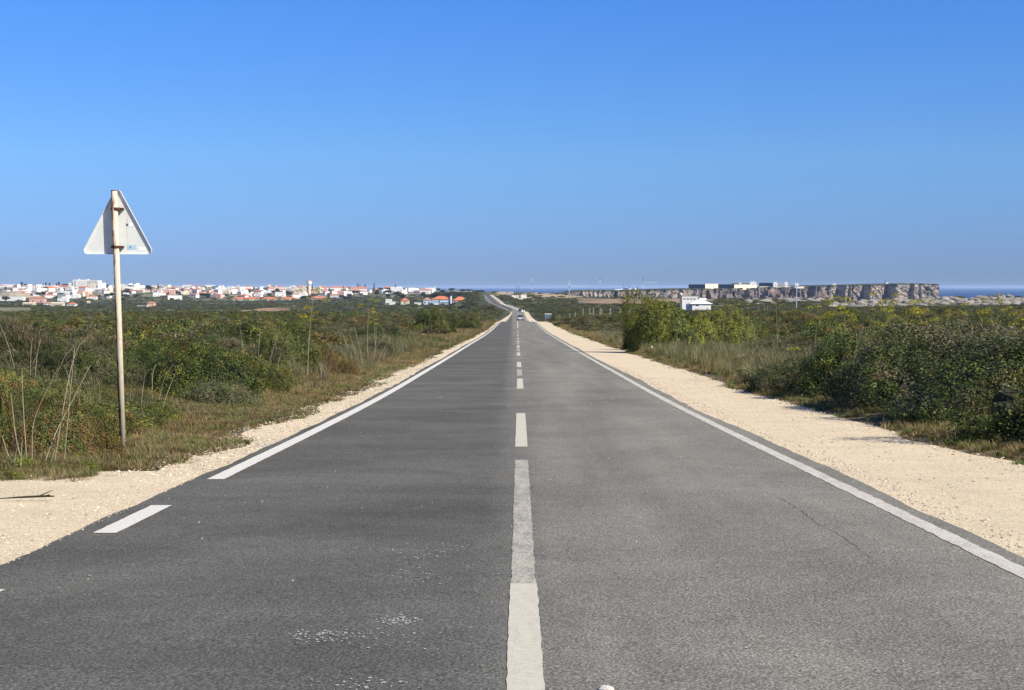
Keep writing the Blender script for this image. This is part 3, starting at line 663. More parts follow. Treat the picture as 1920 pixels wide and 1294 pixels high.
# instanced stuff through geometry nodes
def scatter(name, pts, rot, scl, idx, protos, **kw):
    me = bpy.data.meshes.new(name); me.vertices.add(len(pts)); me.vertices.foreach_set('co', np.asarray(pts, np.float32).ravel())
    for an, ty, dat in (('srot', 'FLOAT_VECTOR', rot), ('sscl', 'FLOAT_VECTOR', scl)):
        a = me.attributes.new(an, ty, 'POINT'); a.data.foreach_set('vector', np.asarray(dat, np.float32).ravel())
    a = me.attributes.new('sidx', 'INT', 'POINT'); a.data.foreach_set('value', np.asarray(idx, np.int32))
    o = link(name, me, **kw)
    g = bpy.data.node_groups.new(name, 'GeometryNodeTree'); g.interface.new_socket('Geometry', in_out='INPUT', socket_type='NodeSocketGeometry'); g.interface.new_socket('Geometry', in_out='OUTPUT', socket_type='NodeSocketGeometry')
    gi = g.nodes.new('NodeGroupInput'); go = g.nodes.new('NodeGroupOutput'); ip = g.nodes.new('GeometryNodeInstanceOnPoints'); jn = g.nodes.new('GeometryNodeJoinGeometry')
    for p in protos:
        po = bpy.data.objects.new(name + '_source', p); oi = g.nodes.new('GeometryNodeObjectInfo'); oi.inputs['Object'].default_value = po; oi.inputs['As Instance'].default_value = True
        g.links.new(oi.outputs['Geometry'], jn.inputs[0])
    def na(nm, ty): q = g.nodes.new('GeometryNodeInputNamedAttribute'); q.data_type = ty; q.inputs['Name'].default_value = nm; return q.outputs[0]
    g.links.new(gi.outputs[0], ip.inputs['Points']); g.links.new(jn.outputs[0], ip.inputs['Instance']); ip.inputs['Pick Instance'].default_value = True
    g.links.new(na('sidx', 'INT'), ip.inputs['Instance Index']); g.links.new(na('srot', 'FLOAT_VECTOR'), ip.inputs['Rotation']); g.links.new(na('sscl', 'FLOAT_VECTOR'), ip.inputs['Scale'])
    g.links.new(ip.outputs[0], go.inputs[0])
    md = o.modifiers.new('instances', 'NODES'); md.node_group = g
    return o
def scat(name, x, y, s, sz, protos, rng, zoff=-.03, **kw):
    pts = np.stack([x, y, gz(x, y) + zoff], 1); n_ = len(x)
    rot = np.stack([rng.normal(0, .06, n_), rng.normal(0, .06, n_), rng.random(n_) * 6.28], 1)
    scatter(name, pts, rot, np.stack([s, s * rng.uniform(.8, 1.2, n_), sz], 1), rng.integers(0, len(protos), n_), protos, **kw)
farp = [BUSH[k, 2][i][0] for k in ('lentisk', 'dull', 'heath', 'lentisk', 'dull') for i in (0, 1)]
midp_ = [BUSH[k, 1][i][0] for k in ('lentisk', 'dull', 'heath') for i in (0, 1, 2)]
rng = np.random.default_rng(9)
# scrub 70-260 m
def field(n_, Ya, Yb, pw, umax=.40):
    Yq = (Ya ** pw + rng.random(n_) * (Yb ** pw - Ya ** pw)) ** (1 / pw); u_ = rng.uniform(-umax, umax, n_); return u_ * Yq, Yq
def layer(name, n_, Ya, Yb, pw, um, protos, r0, r1, h0, h1, mask=None, **kw):
    x, y = field(n_, Ya, Yb, pw, um); k = (np.abs(x - XC(y)) > 6.4 + vn(y / 9, x * 0, 8) * 1.6); k &= ~((np.abs(x / y * F + 960 - 1290) < 130) & (y < 82) & (y > 40))
    if mask is not None: k &= mask(x, y)
    x, y = x[k], y[k]; s = rng.uniform(r0, r1, len(x)) * (1 + .0012 * y); scat(name, x, y, s, s * rng.uniform(h0, h1, len(x)), protos, rng, kind='stuff', **kw)
p_ = lambda ks, l: [BUSH[k_, l][i][0] for k_ in ks for i in range(3 if l < 2 else 2)]
layer('low_heath', 3000, 24, 110, 1.3, .38, p_(('heath', 'dull'), 1), .5, .9, .4, .62, label='low grey brown heath between the bushes', cat='heath')
layer('low_heath', 3600, 105, 270, 1.3, .40, p_(('heath', 'dull'), 1), .9, 1.5, .3, .5, label='low grey brown heath farther out on the plain', cat='heath')
layer('heath_scrub', 1500, 60, 270, 1.35, .40, p_(('lentisk', 'lentisk', 'dull', 'reddish'), 1), .9, 2.2, .45, .8, lambda x, y: (vn(x / 7, y / 10, 44) > .45) & ((x < 0) | (x > 14) | (rng.random(len(x)) < .15)), label='dark green rounded scrub mounds on the plain both sides of the road', cat='scrub')
x, y = field(9500, 255, 900, 1.2, .42)
k = (np.abs(x - XC(y)) > 6.8 + vn(y / 9, x * 0, 8) * 2.5) & ~((x / y * F + 960 > 1560) & (y > 640)) & (gz(x, y) > -40) & ~((np.abs(x / y * F + 960 - 1310) < 34) & (np.abs(y - 700) < 18)); x, y = x[k], y[k]
pp = x / y * F + 960; s = rng.uniform(1.2, 2.6, len(x)) * (.8 + .0008 * y); scat('distant_scrub', x, y, s, s * rng.uniform(.3, .62, len(x)) * np.where((pp > 1240) & (pp < 1420), .5, np.where(pp > 960, .6, 1)) * np.where(vn(x / 30, y / 50, 45) > .5, 1.0, .6), farp, rng, kind='stuff', label='dark scrub in the distance down to the valley', cat='scrub')
x, y = field(9000, 900, 2500, 1.0, .40)
px_ = x / y * F + 960
k = (gz(x, y) > -40) & (np.abs(x - XC(y)) > 9) & ~((px_ > 1080) & (px_ < 1340) & (y > 1050) & (y < 1800)) & ~((px_ > 930) & (y > 1450) & (rng.random(len(x)) < .75)) & ~((px_ < 60) & (y < 1500)) & ~((px_ > 480) & (px_ < 545) & (y > 1150) & (y < 1420))
x, y = x[k], y[k]; s = rng.uniform(1.8, 4.5, len(x)); scat('valley_scrub', x, y, s, s * rng.uniform(.3, .6, len(x)), farp, rng, kind='stuff', label='grey green brush over the far valley slope below the town', cat='scrub')

# grass tufts
def tuft(seed, nb, h, lean, cols, wd=.006, seg=3):
    rng = np.random.default_rng(seed); V = []; Fc = []; Cl = []
    for b in range(nb):
        a = rng.random() * 6.28; r0 = rng.random() ** .5 * .12; hh = h * rng.uniform(.45, 1.1); ln = lean * rng.uniform(.2, 1.3); cc = np.array(cols[rng.integers(len(cols))]) * rng.uniform(.75, 1.3)
        p0 = np.array([math.cos(a) * r0, math.sin(a) * r0, 0]); dr_ = np.array([math.cos(a + rng.normal() * .5), math.sin(a + rng.normal() * .5), 0]); sd_ = np.array([-dr_[1], dr_[0], 0]) * wd; b0 = len(V)
        for j in range(seg + 1):
            t_ = j / seg; p = p0 + dr_ * ln * hh * t_ ** 2 + np.array([0, 0, hh * t_ * (1 - .18 * ln * t_)]); k_ = 1 - t_ * .85
            V += [p - sd_ * k_, p + sd_ * k_]; Cl += [cc * (1 + .25 * t_)] * 2
        for j in range(seg): Fc.append((b0 + 2 * j, b0 + 2 * j + 1, b0 + 2 * j + 3, b0 + 2 * j + 2))
    return make_mesh('grass_tuft', np.array(V), np.array(Fc), M_blade, np.array(Cl))
g1c = [(.075, .09, .024), (.11, .105, .035), (.16, .13, .06)]; g2c = [(.22, .165, .085), (.155, .11, .055), (.12, .10, .045)]; g3c = [(.075, .09, .035), (.115, .115, .055), (.2, .175, .11)]
T_short = [tuft(1, 38, .14, .9, g1c + g2c), tuft(9, 38, .13, 1.0, g2c), tuft(2, 38, .14, 1.0, g2c), tuft(3, 36, .18, .8, g2c + g1c), tuft(6, 34, .12, 1.1, [(.09, .13, .03), (.12, .15, .04)], .011)]
T_long = [tuft(4, 46, .62, .5, g3c, .006, 4), tuft(5, 44, .55, .6, g1c, .006, 4), tuft(8, 40, .7, .45, g3c + g2c, .006, 4)]
def verge(n_, Ya, Yb, side, d0, d1, pw=1.0):
    Yq = Ya + (Yb - Ya) * rng.random(n_) ** pw; dd = d0(Yq) + (d1(Yq) - d0(Yq)) * rng.random(n_)
    return XC(Yq) + side * dd, Yq, dd
xs_, ys_, ss_ = [], [], []
def addv(n_, Ya, Yb, side, d0, d1, s0, s1, pw=1.0, edge=True):
    x, y, dd = verge(n_, Ya, Yb, side, d0, d1, pw)
    e0 = (-dl(y) if side < 0 else dr(y)); k = (dd > e0 - .08) | (rng.random(n_) < .0)
    dens = sst(-.05, .8, dd - e0) * .9 + .12; dens = dens * (.35 + 1.3 * vn(x * .9, y * .9, 61)); k &= rng.random(n_) < dens
    xs_.append(x[k]); ys_.append(y[k]); ss_.append(rng.uniform(s0, s1, k.sum()))
o_ = lambda c_: (lambda Y: c_ + 0 * Y)
addv(11000, 12.5, 30, -1, o_(3.4), o_(7.5), .4, .85)
addv(11000, 30, 75, -1, o_(3.4), o_(7.5), .55, 1.1)
addv(5000, 75, 240, -1, o_(3.5), o_(8.5), 1.4, 2.6)
addv(1700, 12, 34, 1, o_(5.0), o_(6.1), .5, .9)
addv(10000, 30, 100, 1, o_(5.0), o_(9.5), .6, 1.2)
addv(3500, 90, 240, 1, o_(5.0), o_(9.5), 1.4, 2.6)
xs_.append(rng.uniform(-5.9, -4.1, 420)); ys_.append(rng.uniform(13.55, 15.2, 420)); ss_.append(rng.uniform(.3, .8, 420))
x = np.concatenate(xs_); y = np.concatenate(ys_); s = np.concatenate(ss_)
scat('verge_grass', x, y, s, s * rng.uniform(.7, 1.1, len(x)), T_short, rng, 0.0, kind='stuff', label='short dry and green verge grass along the gravel', cat='grass')
# long grass among the bushes
xs_, ys_, ss_ = [], [], []
addv(1500, 33, 110, 1, o_(5.6), o_(9), .7, 1.1); addv(600, 36, 90, -1, o_(4.8), o_(8.5), .6, 1.0)
x, y = field(2600, 15, 120, 1.3, .38); k = np.abs(x - XC(y)) > 6.3; xs_.append(x[k]); ys_.append(y[k]); ss_.append(rng.uniform(.5, 1.1, k.sum()))
x = np.concatenate(xs_); y = np.concatenate(ys_); s = np.concatenate(ss_)
scat('long_grass', x, y, s, s * rng.uniform(.7, 1.1, len(x)), T_long, rng, 0.0, kind='stuff', label='long grey green grass standing between the bushes', cat='grass')
# loose stones on the gravel and its edges
sv = np.array([(-1, 0, 0), (1, 0, 0), (0, -1, 0), (0, 1, 0), (0, 0, .7), (.5, .5, .35), (-.5, .6, .3), (.4, -.6, .4)]) * .5
st_me = []
for k_ in range(4):
    rg = np.random.default_rng(k_ + 40); V = []; nu = 6
    for j, (r_, z_) in enumerate([(.8, 0), (1, .35), (.6, .75)]):
        for i in range(nu): a = i / nu * 6.28 + j * .4; V.append((math.cos(a) * r_ * rg.uniform(.75, 1.2), math.sin(a) * r_ * rg.uniform(.75, 1.2), z_ * rg.uniform(.8, 1.1)))
    V.append((0, 0, .85)); Fc3 = [(12 + i, 12 + (i + 1) % 6, 18) for i in range(6)]; Fc4 = [(j * 6 + i, j * 6 + (i + 1) % 6, (j + 1) * 6 + (i + 1) % 6, (j + 1) * 6 + i) for j in range(2) for i in range(6)]
    m_ = M_grav; st_me.append(make_mesh('stone', np.array(V), [np.array(Fc4), np.array(Fc3)], [mat('pale stone chips', (.55, .465, .33), .95, .1), mat('tan stone chips', (.4, .32, .21), .95, .1), mat('light stone chips', (.64, .555, .41), .95, .1), mat('grey stone chips', (.3, .28, .25), .95, .1)][k_]))
def stones(n_, Ya, Yb, da, db, s0, s1):
    Yq = Ya + (Yb - Ya) * rng.random(n_) ** 1.3; dd = rng.uniform(da, db, n_); return XC(Yq) + dd, Yq, rng.uniform(s0, s1, n_) * (1 + Yq * .02)
P_ = [stones(6000, 8, 30, -7, -3.12, .003, .009), stones(2200, 8, 18, -3.7, -3.1, .003, .008), stones(6000, 9, 40, 3.1, 5.3, .003, .008), stones(2500, 9, 50, 3.1, 3.5, .004, .012), stones(3000, 14, 60, -4.1, -3.15, .006, .016), stones(500, 12, 50, 4.9, 5.6, .008, .018), stones(260, 8, 40, -3.1, 3.0, .003, .007), stones(120, 9, 15, -6, -3.3, .010, .016), stones(250, 12, 40, 3.3, 5.2, .008, .014)]
x = np.concatenate([p[0] for p in P_]); y = np.concatenate([p[1] for p in P_]); s = np.concatenate([p[2] for p in P_])
dd = x - XC(y); k = (dd > dl(y) - .3) & (dd < dr(y) + .2) & (x > -9) ; x, y, s = x[k], y[k], s[k]; n_ = len(x)
dd = x - XC(y); onroad = (dd > -3.15) & (dd < 3.1)
pts = np.stack([x, y, PZ(y) + np.where(onroad, .001, -.013)], 1)
scatter('loose_stones', pts, np.stack([0 * x, 0 * x, rng.random(n_) * 6.28], 1), np.stack([s, s * rng.uniform(.6, 1, n_), s * .8], 1), rng.integers(0, 4, n_), st_me, kind='stuff', label='loose limestone chips scattered over the gravel shoulders', cat='gravel')

# ------------------------------------------------------------------ dry stalks and fennel
def stalk_plant(label, stalks, Y, name='dry_stalk_plant', cat='dry stalks', m=None, rad=.007, group=None):
    """stalks: pixel polylines at distance Y, each bent a little in depth"""
    b = at(*stalks[0][0], Y); bz = g1(b[0], Y); o = empty(name, (b[0], Y, bz), 0, label, cat, group); rg = random.Random(int(stalks[0][0][0]))
    for s_ in stalks:
        mb = MB(); dy = rg.uniform(-.25, .25); pts = []
        for i, (px, py) in enumerate(s_):
            p = at(px, py, Y); pts.append((p[0] - b[0], dy * i * .6, p[2] - bz if i else min(p[2] - bz, 0.02)))
        P2 = []
        for i in range(len(pts) - 1):
            for t_ in (0, .34, .67): P2.append(tuple(pts[i][c_] * (1 - t_) + pts[i + 1][c_] * t_ + (rg.gauss(0, .004) if t_ else 0) for c_ in range(3)))
        P2.append(pts[-1])
        for _ in range(2):
            Q = [P2[0]] + [tuple((P2[i - 1][c_] + 2 * P2[i][c_] + P2[i + 1][c_]) / 4 for c_ in range(3)) for i in range(1, len(P2) - 1)] + [P2[-1]]; P2 = Q
        k_ = len(P2)
        mb.tube(P2, [rad * .8 * (1 - .65 * i / k_) for i in range(k_)], 5); mb.build('stalk', m or M_dry, o)
    return o
stalk_plant('bare pale stalks leaning outwards in front of the reddish bush by the lay-by', [[(50, 856), (44, 780), (41, 690)], [(60, 858), (62, 790), (90, 740), (118, 688)], [(84, 850), (96, 815), (120, 760), (150, 688)], [(95, 822), (113, 806)], [(41, 848), (26, 810), (17, 738)], [(100, 702), (135, 655), (172, 626)], [(118, 688), (148, 650)]], 14.9, rad=.0075)
stalk_plant('short broken pale stalks at the left picture edge over the gravel', [[(25, 882), (30, 850), (40, 830)], [(24, 850), (0, 818)], [(38, 836), (44, 826)]], 14.4, rad=.009)
stalk_plant('thin dry stalks leaning right behind the sign pole', [[(262, 735), (272, 705), (283, 690)], [(292, 740), (308, 708), (330, 682)], [(300, 764), (312, 735), (325, 700)], [(286, 738), (282, 700), (288, 684)]], 22, rad=.008)
stalk_plant('thin dark stalks rising at the left picture edge', [[(40, 700), (18, 650), (0, 606)], [(56, 700), (56, 660), (58, 632)], [(62, 700), (66, 655), (70, 636)], [(92, 705), (118, 668), (150, 640)]], 26, rad=.008)
stalk_plant('fan of dry stems on the bush left of the tall fennel', [[(500, 690), (512, 650), (522, 612)], [(515, 690), (530, 650), (548, 620)], [(525, 695), (560, 655), (585, 632)], [(484, 690), (484, 640), (486, 612)], [(462, 690), (456, 650), (452, 618)], [(540, 700), (565, 672), (580, 655)], [(505, 690), (510, 655), (518, 630)]], 38, rad=.011)
stalk_plant('loose fan of grey stems on the verge left of the dark rounded bush', [[(690, 668), (712, 640), (728, 622)], [(700, 668), (705, 640), (706, 615)], [(680, 665), (672, 640), (664, 612)], [(672, 668), (660, 640), (655, 620)], [(706, 672), (722, 648), (736, 630)], [(665, 668), (650, 645), (640, 622)]], 50, rad=.013)
stalk_plant('long pale stems leaning right at the foot of the big green bush', [[(1312, 668), (1330, 645), (1343, 621)], [(1318, 672), (1335, 648), (1347, 626)], [(1272, 655), (1282, 638), (1288, 620)], [(1262, 655), (1264, 640), (1266, 622)], [(1296, 660), (1292, 640), (1288, 625)], [(1310, 662), (1318, 645), (1326, 630)], [(1240, 650), (1238, 640), (1236, 628)], [(1303, 660), (1306, 640), (1310, 615)]], 66, rad=.016)
stalk_plant('two pale bare stems right of the big green bush', [[(1409, 632), (1417, 608), (1423, 592)], [(1455, 618), (1462, 612)]], 70, rad=.018)
stalk_plant('pale dry stalks in the grass before the dark thicket', [[(1452, 690), (1465, 668), (1472, 652)], [(1448, 690), (1448, 660), (1450, 640)], [(1384, 672), (1388, 655), (1392, 640)], [(1400, 685), (1412, 660), (1424, 648)]], 46, rad=.012)
gs = []
rg = random.Random(4)
for i in range(34):
    px = 1600 + rg.uniform(0, 110); gs.append([(px, 700), (px + rg.uniform(-4, 10), 650), (px + rg.uniform(0, 26), rg.uniform(596, 640))])
stalk_plant('sheaf of straw coloured grass stems behind the dark thicket', gs, 26.5, rad=.0035, name='grass_sheaf', cat='dry grass')

umb = []
for k_ in range(3):
    rg2 = np.random.default_rng(300 + k_); cen = unit(rg2.normal(size=(170, 3)) * (1, 1, .55) + (0, 0, .3)) * rg2.uniform(.5, 1, (170, 1)); Vq, Fq_ = quads(cen, unit(rg2.normal(size=(170, 3)) + (0, 0, 1)), rg2.uniform(.12, .3, 170), rg2, .8)
    cc = np.repeat(np.array([(.34, .30, .02), (.15, .18, .03), (.40, .34, .025)])[rg2.integers(0, 3, 170)] * rg2.uniform(.7, 1.2, (170, 1)), 4, 0); umb.append(make_mesh('flower_head', Vq, Fq_, M_leaf, cc))
def fennel(label, px, py0, py1, Y, heads, lean=0, rad=.012, sc=1.0):
    b = at(px, py0, Y); bz = g1(b[0], Y); top_ = at(px + lean, py1, Y); o = empty('fennel_plant', (b[0], Y, bz), 0, label, 'fennel'); rg = random.Random(int(px))
    H = top_[2] - bz; L_ = top_[0] - b[0]; mb = MB(); mb.tube([(0, 0, -.05), (L_ * .2, 0, H * .35), (L_ * .55, .02, H * .7), (L_, 0, H)], [rad, rad * .85, rad * .6, rad * .3], 6); mb.build('stalk', M_fennelstalk, o)
    for i in range(heads):
        f = .55 + .45 * (i + 1) / heads if heads > 1 else 1; a = rg.random() * 6.28; ln = rg.uniform(.12, .34) * sc if i < heads - 1 else 0.02
        p0 = (L_ * f, 0, H * f); p1 = (L_ * f + math.cos(a) * ln, math.sin(a) * ln, H * f + ln * .6)
        mb = MB(); mb.tube([p0, ((p0[0] + p1[0]) / 2, (p0[1] + p1[1]) / 2, (p0[2] + p1[2]) / 2 - .02), p1], rad * .35, 4); st = mb.build('branch', M_fennelstalk, o)
        h = link('flower_head', umb[rg.randrange(3)], st, p1); r_ = rg.uniform(.06, .11) * sc; h.scale = (r_, r_, r_ * .8)
    return o
fennel('tall single fennel stalk with yellow tufts, rising above the bush over the left verge', 576, 700, 545, 37, 9, 12, .013, 1.15)
fennel('tall fennel with hanging yellow green tufts left of the dark rounded bush', 688, 655, 562, 55, 8, 4, .014, 1.1)
fennel('shorter fennel stem beside the tall tufted one left of the dark bush', 704, 652, 580, 56, 5, -4, .012, 1.0)
fennel('thin fennel stem right of the big green bush', 1402, 640, 566, 62, 5, 2, .012, .9)
fennel('pale fennel stem between the big green bush and the utility pole', 1458, 636, 570, 58, 5, -3, .012, .9)
for i, (px, py1, Y, hd, lab) in enumerate([(1528, 576, 48, 9, 'yellow flowering fennel just right of the utility pole'), (1587, 562, 46, 16, 'yellow flowering fennel between the utility pole and the dark cliff gullies'), (1655, 563, 45, 18, 'largest yellow flowering fennel below the lighthouse on the headland'), (1672, 576, 44, 9, 'smaller yellow fennel touching the largest one'), (1728, 566, 42, 14, 'yellow flowering fennel below the end of the headland cliff'), (1775, 585, 40, 10, 'low yellow fennel below the cliff end where the sea begins'), (1868, 566, 42, 14, 'yellow flowering fennel in front of the boulders near the right picture edge'), (1905, 590, 38, 7, 'small yellow fennel at the right picture edge'), (1560, 590, 50, 6, 'faint yellow fennel in the scrub left of the tallest flowers')]):
    fennel(lab, px, 640, py1, Y, max(4, int(hd * .75)), random.Random(i).uniform(-8, 8), .009, 1.5)
for px, py, lab in [(1406, 640, 'small bright yellow flower clump in the scrub near the big green bush'), (1488, 668, 'small bright yellow flower clump before the dark thicket')]:
    x, y, z = hit(px, py); y2 = y * .9; o = empty('flower_clump', (ray(px, py)[0] * y2, y2, g1(ray(px, py)[0] * y2, y2)), 0, lab, 'flowers')
    h = link('flower_head', umb[0], o, (0, 0, .45)); h.scale = (.28, .2, .09); mb = MB(); mb.tube([(0, 0, -.03), (0, 0, .45)], .008, 5); mb.build('stalk', M_fennelstalk, o)

# twig and rocks
def rock_mesh(seed, n_=10, m=5):
    rg = np.random.default_rng(seed); V = []; Fc = []
    for j in range(m + 1):
        th = j / m * 1.45
        for i in range(n_):
            a = i / n_ * 6.283; r_ = math.cos(th) * (1 + (rg.random() - .5) * .35); V.append((r_ * math.cos(a), r_ * math.sin(a), math.sin(th) * (1 + (rg.random() - .5) * .25) - .15 * (j == 0)))
    for j in range(m):
        for i in range(n_): Fc.append((j * n_ + i, j * n_ + (i + 1) % n_, (j + 1) * n_ + (i + 1) % n_, (j + 1) * n_ + i))
    V.append((0, 0, 1)); Ft = [(m * n_ + i, m * n_ + (i + 1) % n_, len(V) - 1) for i in range(n_)]
    return make_mesh('boulder', np.array(V), [np.array(Fc), np.array(Ft)], M_rock)
ROCKS = [rock_mesh(s) for s in range(6)]
M_palestone = rocky('pale stone', (.55, .5, .42), (.68, .63, .55), 10, .6, .02)
rm = rock_mesh(9); rm.materials.clear(); rm.materials.append(M_palestone)
x, y, z = hit(1222, 660); o = link('stone', rm, None, (x, y, z), label='pale stone in the grass at the foot of the big green bush', cat='stone'); o.scale = (.16, .14, .26)
X0, Y0 = on_road(1135, 1291); o = link('stone', rm, None, (X0, Y0 - .02, float(PZ(Y0)) - .002), label='white pebble on the road at the bottom edge of the picture', cat='stone'); o.scale = (.035, .03, .02)
Yw = 11.9; bx = ray(10, 968)[0] * Yw
mb = MB(); zt = float(PZ(Yw)) + .012
mb.tube([(bx - .05, Yw, zt), (bx + .15, Yw + .02, zt + .01), (bx + .32, Yw, zt + .02), (bx + .4, Yw + .03, zt + .015)], [.004, .009, .01, .006], 6); mb.tube([(bx + .28, Yw, zt + .02), (bx + .35, Yw, zt + .05), (bx + .4, Yw, zt + .07)], [.005, .004, .002], 5); mb.tube([(bx + .33, Yw, zt + .02), (bx + .37, Yw, zt + .03)], [.008, .006], 5)
mb.build('twig', M_bark_core, label='dark forked twig lying on the pale gravel lay-by', cat='twig')

# ------------------------------------------------------------------ road sign seen from the back
SY = hit(231, 848, 10)[1]; ks = SY / 14.6
base = at(231, 845, SY); topp = at(214, 358, SY)
bz = g1(base[0], SY)
sign = empty('warning_sign', (base[0], SY, bz), 0, 'triangular road sign seen from behind on a rusty pale pole at the left verge', 'road sign')
M_plate = mat('sign back, painted aluminium', (.66, .68, .66), .8, .2); n = N(M_plate)
sxx = n.new('ShaderNodeSeparateXYZ'); n.L(n.co, sxx.inputs[0])
rust = n.math('MULTIPLY', n.ramp(n.math('ABSOLUTE', n.math('SUBTRACT', sxx.outputs[0], .06)), [(.0, 1), (.022, 0)]), n.ramp(n.noise(1, 5, .7, n.map((60, 60, 6))), [(.45, 0), (.62, .55)]))
n.base(n.mix(rust, n.ramp(n.noise(9, 5, .6), [(.3, (.56, .58, .54)), (.7, (.62, .64, .60))]), (.4, .27, .14)))
M_rim = mat('sign rim', (.6, .62, .62), .45, .4)
M_pole = mat('pole paint over rust', rough=.7, spec=.3); n = N(M_pole)
nsx = n.new('ShaderNodeSeparateXYZ'); n.L(n.co, nsx.inputs[0]); lean = n.math('SUBTRACT', nsx.outputs[0], n.math('MULTIPLY', nsx.outputs[2], (topp[0] - base[0]) / (topp[2] - bz)))
rf_ = n.math('ADD', n.noise(1, 5, .6, n.map((28, 28, 4))), n.math('MULTIPLY', lean, -6.5))
n.base(n.mix(n.ramp(rf_, [(.55, 0), (.66, 1)]), n.ramp(n.noise(14, 5, .7), [(.3, (.46, .38, .27)), (.7, (.56, .49, .37))]), n.ramp(n.noise(30, 4), [(.3, (.1, .04, .025)), (.7, (.19, .085, .05))])))
M_clamp = rocky('rusty clamp', (.055, .025, .018), (.11, .05, .032), 40, .5, .005)
tx, tz = topp[0] - base[0], topp[2] - bz
PR = .031 * ks
mb = MB(); mb.tube([(0, 0, -.15), (tx * .5, 0, tz * .5), (tx, 0, tz)], PR, 24); pole = mb.build('pole', M_pole, sign, smooth=False)
for p in pole.data.polygons: p.use_smooth = len(p.vertices) == 4
mb = MB(); mb.tube([(tx * .43, 0, tz * .437), (tx * .43 + .0002, 0, tz * .437 + .012)], PR + .003, 20); mb.build('weld_collar', M_pole, sign)
mb = MB(); mb.tube([(tx, 0, tz), (tx, 0, tz + .008)], PR + .002, 20); mb.build('cap', M_clamp, sign)
# plate outline from its rounded corners
def pxl(px, py): p = at(px, py, SY); return (p[0] - base[0], p[2] - bz)
cor = [pxl(158, 476.5), pxl(280, 477), pxl(217.5, 355)]; tri = [np.array(pxl(150, 476.6)), np.array(pxl(288, 477)), np.array(pxl(218, 347))]
rc = .042 * ks
outl = []; inl = []
cx0 = sum(t_[0] for t_ in tri) / 3; cz0 = sum(t_[1] for t_ in tri) / 3
for i in range(3):
    p = tri[i]; a = unit(tri[i - 1] - p); b = unit(tri[(i + 1) % 3] - p); bis = unit(a + b); ang = math.acos(np.clip(a @ b, -1, 1)); cc = p + bis * rc / math.sin(ang / 2)
    a1 = math.atan2(*(-(np.array([-a[1], a[0]]) * np.sign(np.cross(a, b)) if True else 0))[::-1]); 
    t1 = p + a * rc / math.tan(ang / 2); t2 = p + b * rc / math.tan(ang / 2); g0 = math.atan2(*(t1 - cc)[::-1]); g1_ = math.atan2(*(t2 - cc)[::-1])
    dlt = (g1_ - g0 + math.pi) % (2 * math.pi) - math.pi
    for k_ in range(9): g = g0 + dlt * k_ / 8; outl.append((cc[0] + rc * math.cos(g), cc[1] + rc * math.sin(g))); inl.append((cc[0] + (rc - .004) * math.cos(g), cc[1] + (rc - .004) * math.sin(g)))
n_o = len(outl); py_ = PR + .022 * ks                      # plate lies beyond the pole
V = [(x, py_, z) for x, z in outl] + [(x, py_ + .002, z) for x, z in outl]
mb = MB(); mb.add(V, [tuple(range(n_o)), tuple(reversed(range(n_o, 2 * n_o)))] + [(i, i + n_o, (i + 1) % n_o + n_o, (i + 1) % n_o) for i in range(n_o)])
plate = mb.build('plate', M_plate, sign)
yr = py_ - .021 * ks; mb = MB()
V = [(x, py_ - .0005, z) for x, z in outl] + [(x, yr, z) for x, z in outl] + [(x, yr, z) for x, z in inl] + [(x, py_ - .0005, z) for x, z in inl]
mb.add(V, [(k_ * n_o + i, k_ * n_o + (i + 1) % n_o, ((k_ + 1) % 4) * n_o + (i + 1) % n_o, ((k_ + 1) % 4) * n_o + i) for k_ in range(4) for i in range(n_o)])
mb.build('rim', M_rim, sign)
for py in (391.5, 463):
    x_, z_ = pxl(218.5, py); mb = MB(); mb.lathe([(PR + .006, -.014), (PR + .006, .014)], (x_ - .002, 0, z_), 20)
    mb.box(x_ - .07, x_ + .074, PR * .3, py_ - .003, z_ - .012, z_ + .012)
    o = mb.build('clamp', M_clamp, sign)
    mb = MB(); mb.tube([(x_ + .065, PR * .3 + .004, z_ - .002), (x_ + .065, -.022, z_ - .002)], .012, 6); mb.build('bolt', M_clamp, o)
def stick(px0, px1, py0, py1, m, name, parent=plate):
    a = pxl(px0, py1); b = pxl(px1, py0); mb = MB(); mb.box(a[0], b[0], py_ - .0022, py_ - .001, a[1], b[1]); return mb.build(name, m, parent)
M_stblue = mat('pale blue sticker', (.36, .52, .62), .5); M_stdark = mat('dark sticker print', (.06, .09, .12), .5); M_stw = mat('white sticker', (.82, .83, .82), .5)
stick(236.5, 253, 459, 467.5, M_stblue, 'sticker'); stick(258, 271, 464, 469.5, M_stw, 'sticker'); stick(234, 237.5, 419, 423.5, M_stdark, 'sticker'); stick(239, 246, 418, 424, M_stw, 'sticker')
a = pxl(241.5, 464); mb = MB(); yq = py_ - .003
mb.add([(a[0] - .004, yq, a[1] - .012), (a[0] + .004, yq, a[1] - .008), (a[0] + .010, yq, a[1] + .002), (a[0] + .002, yq, a[1] + .022), (a[0] - .003, yq, a[1] + .012), (a[0] - .007, yq, a[1])], [(0, 1, 2, 3, 4, 5)])
mb.build('sticker_print', M_stdark, plate)

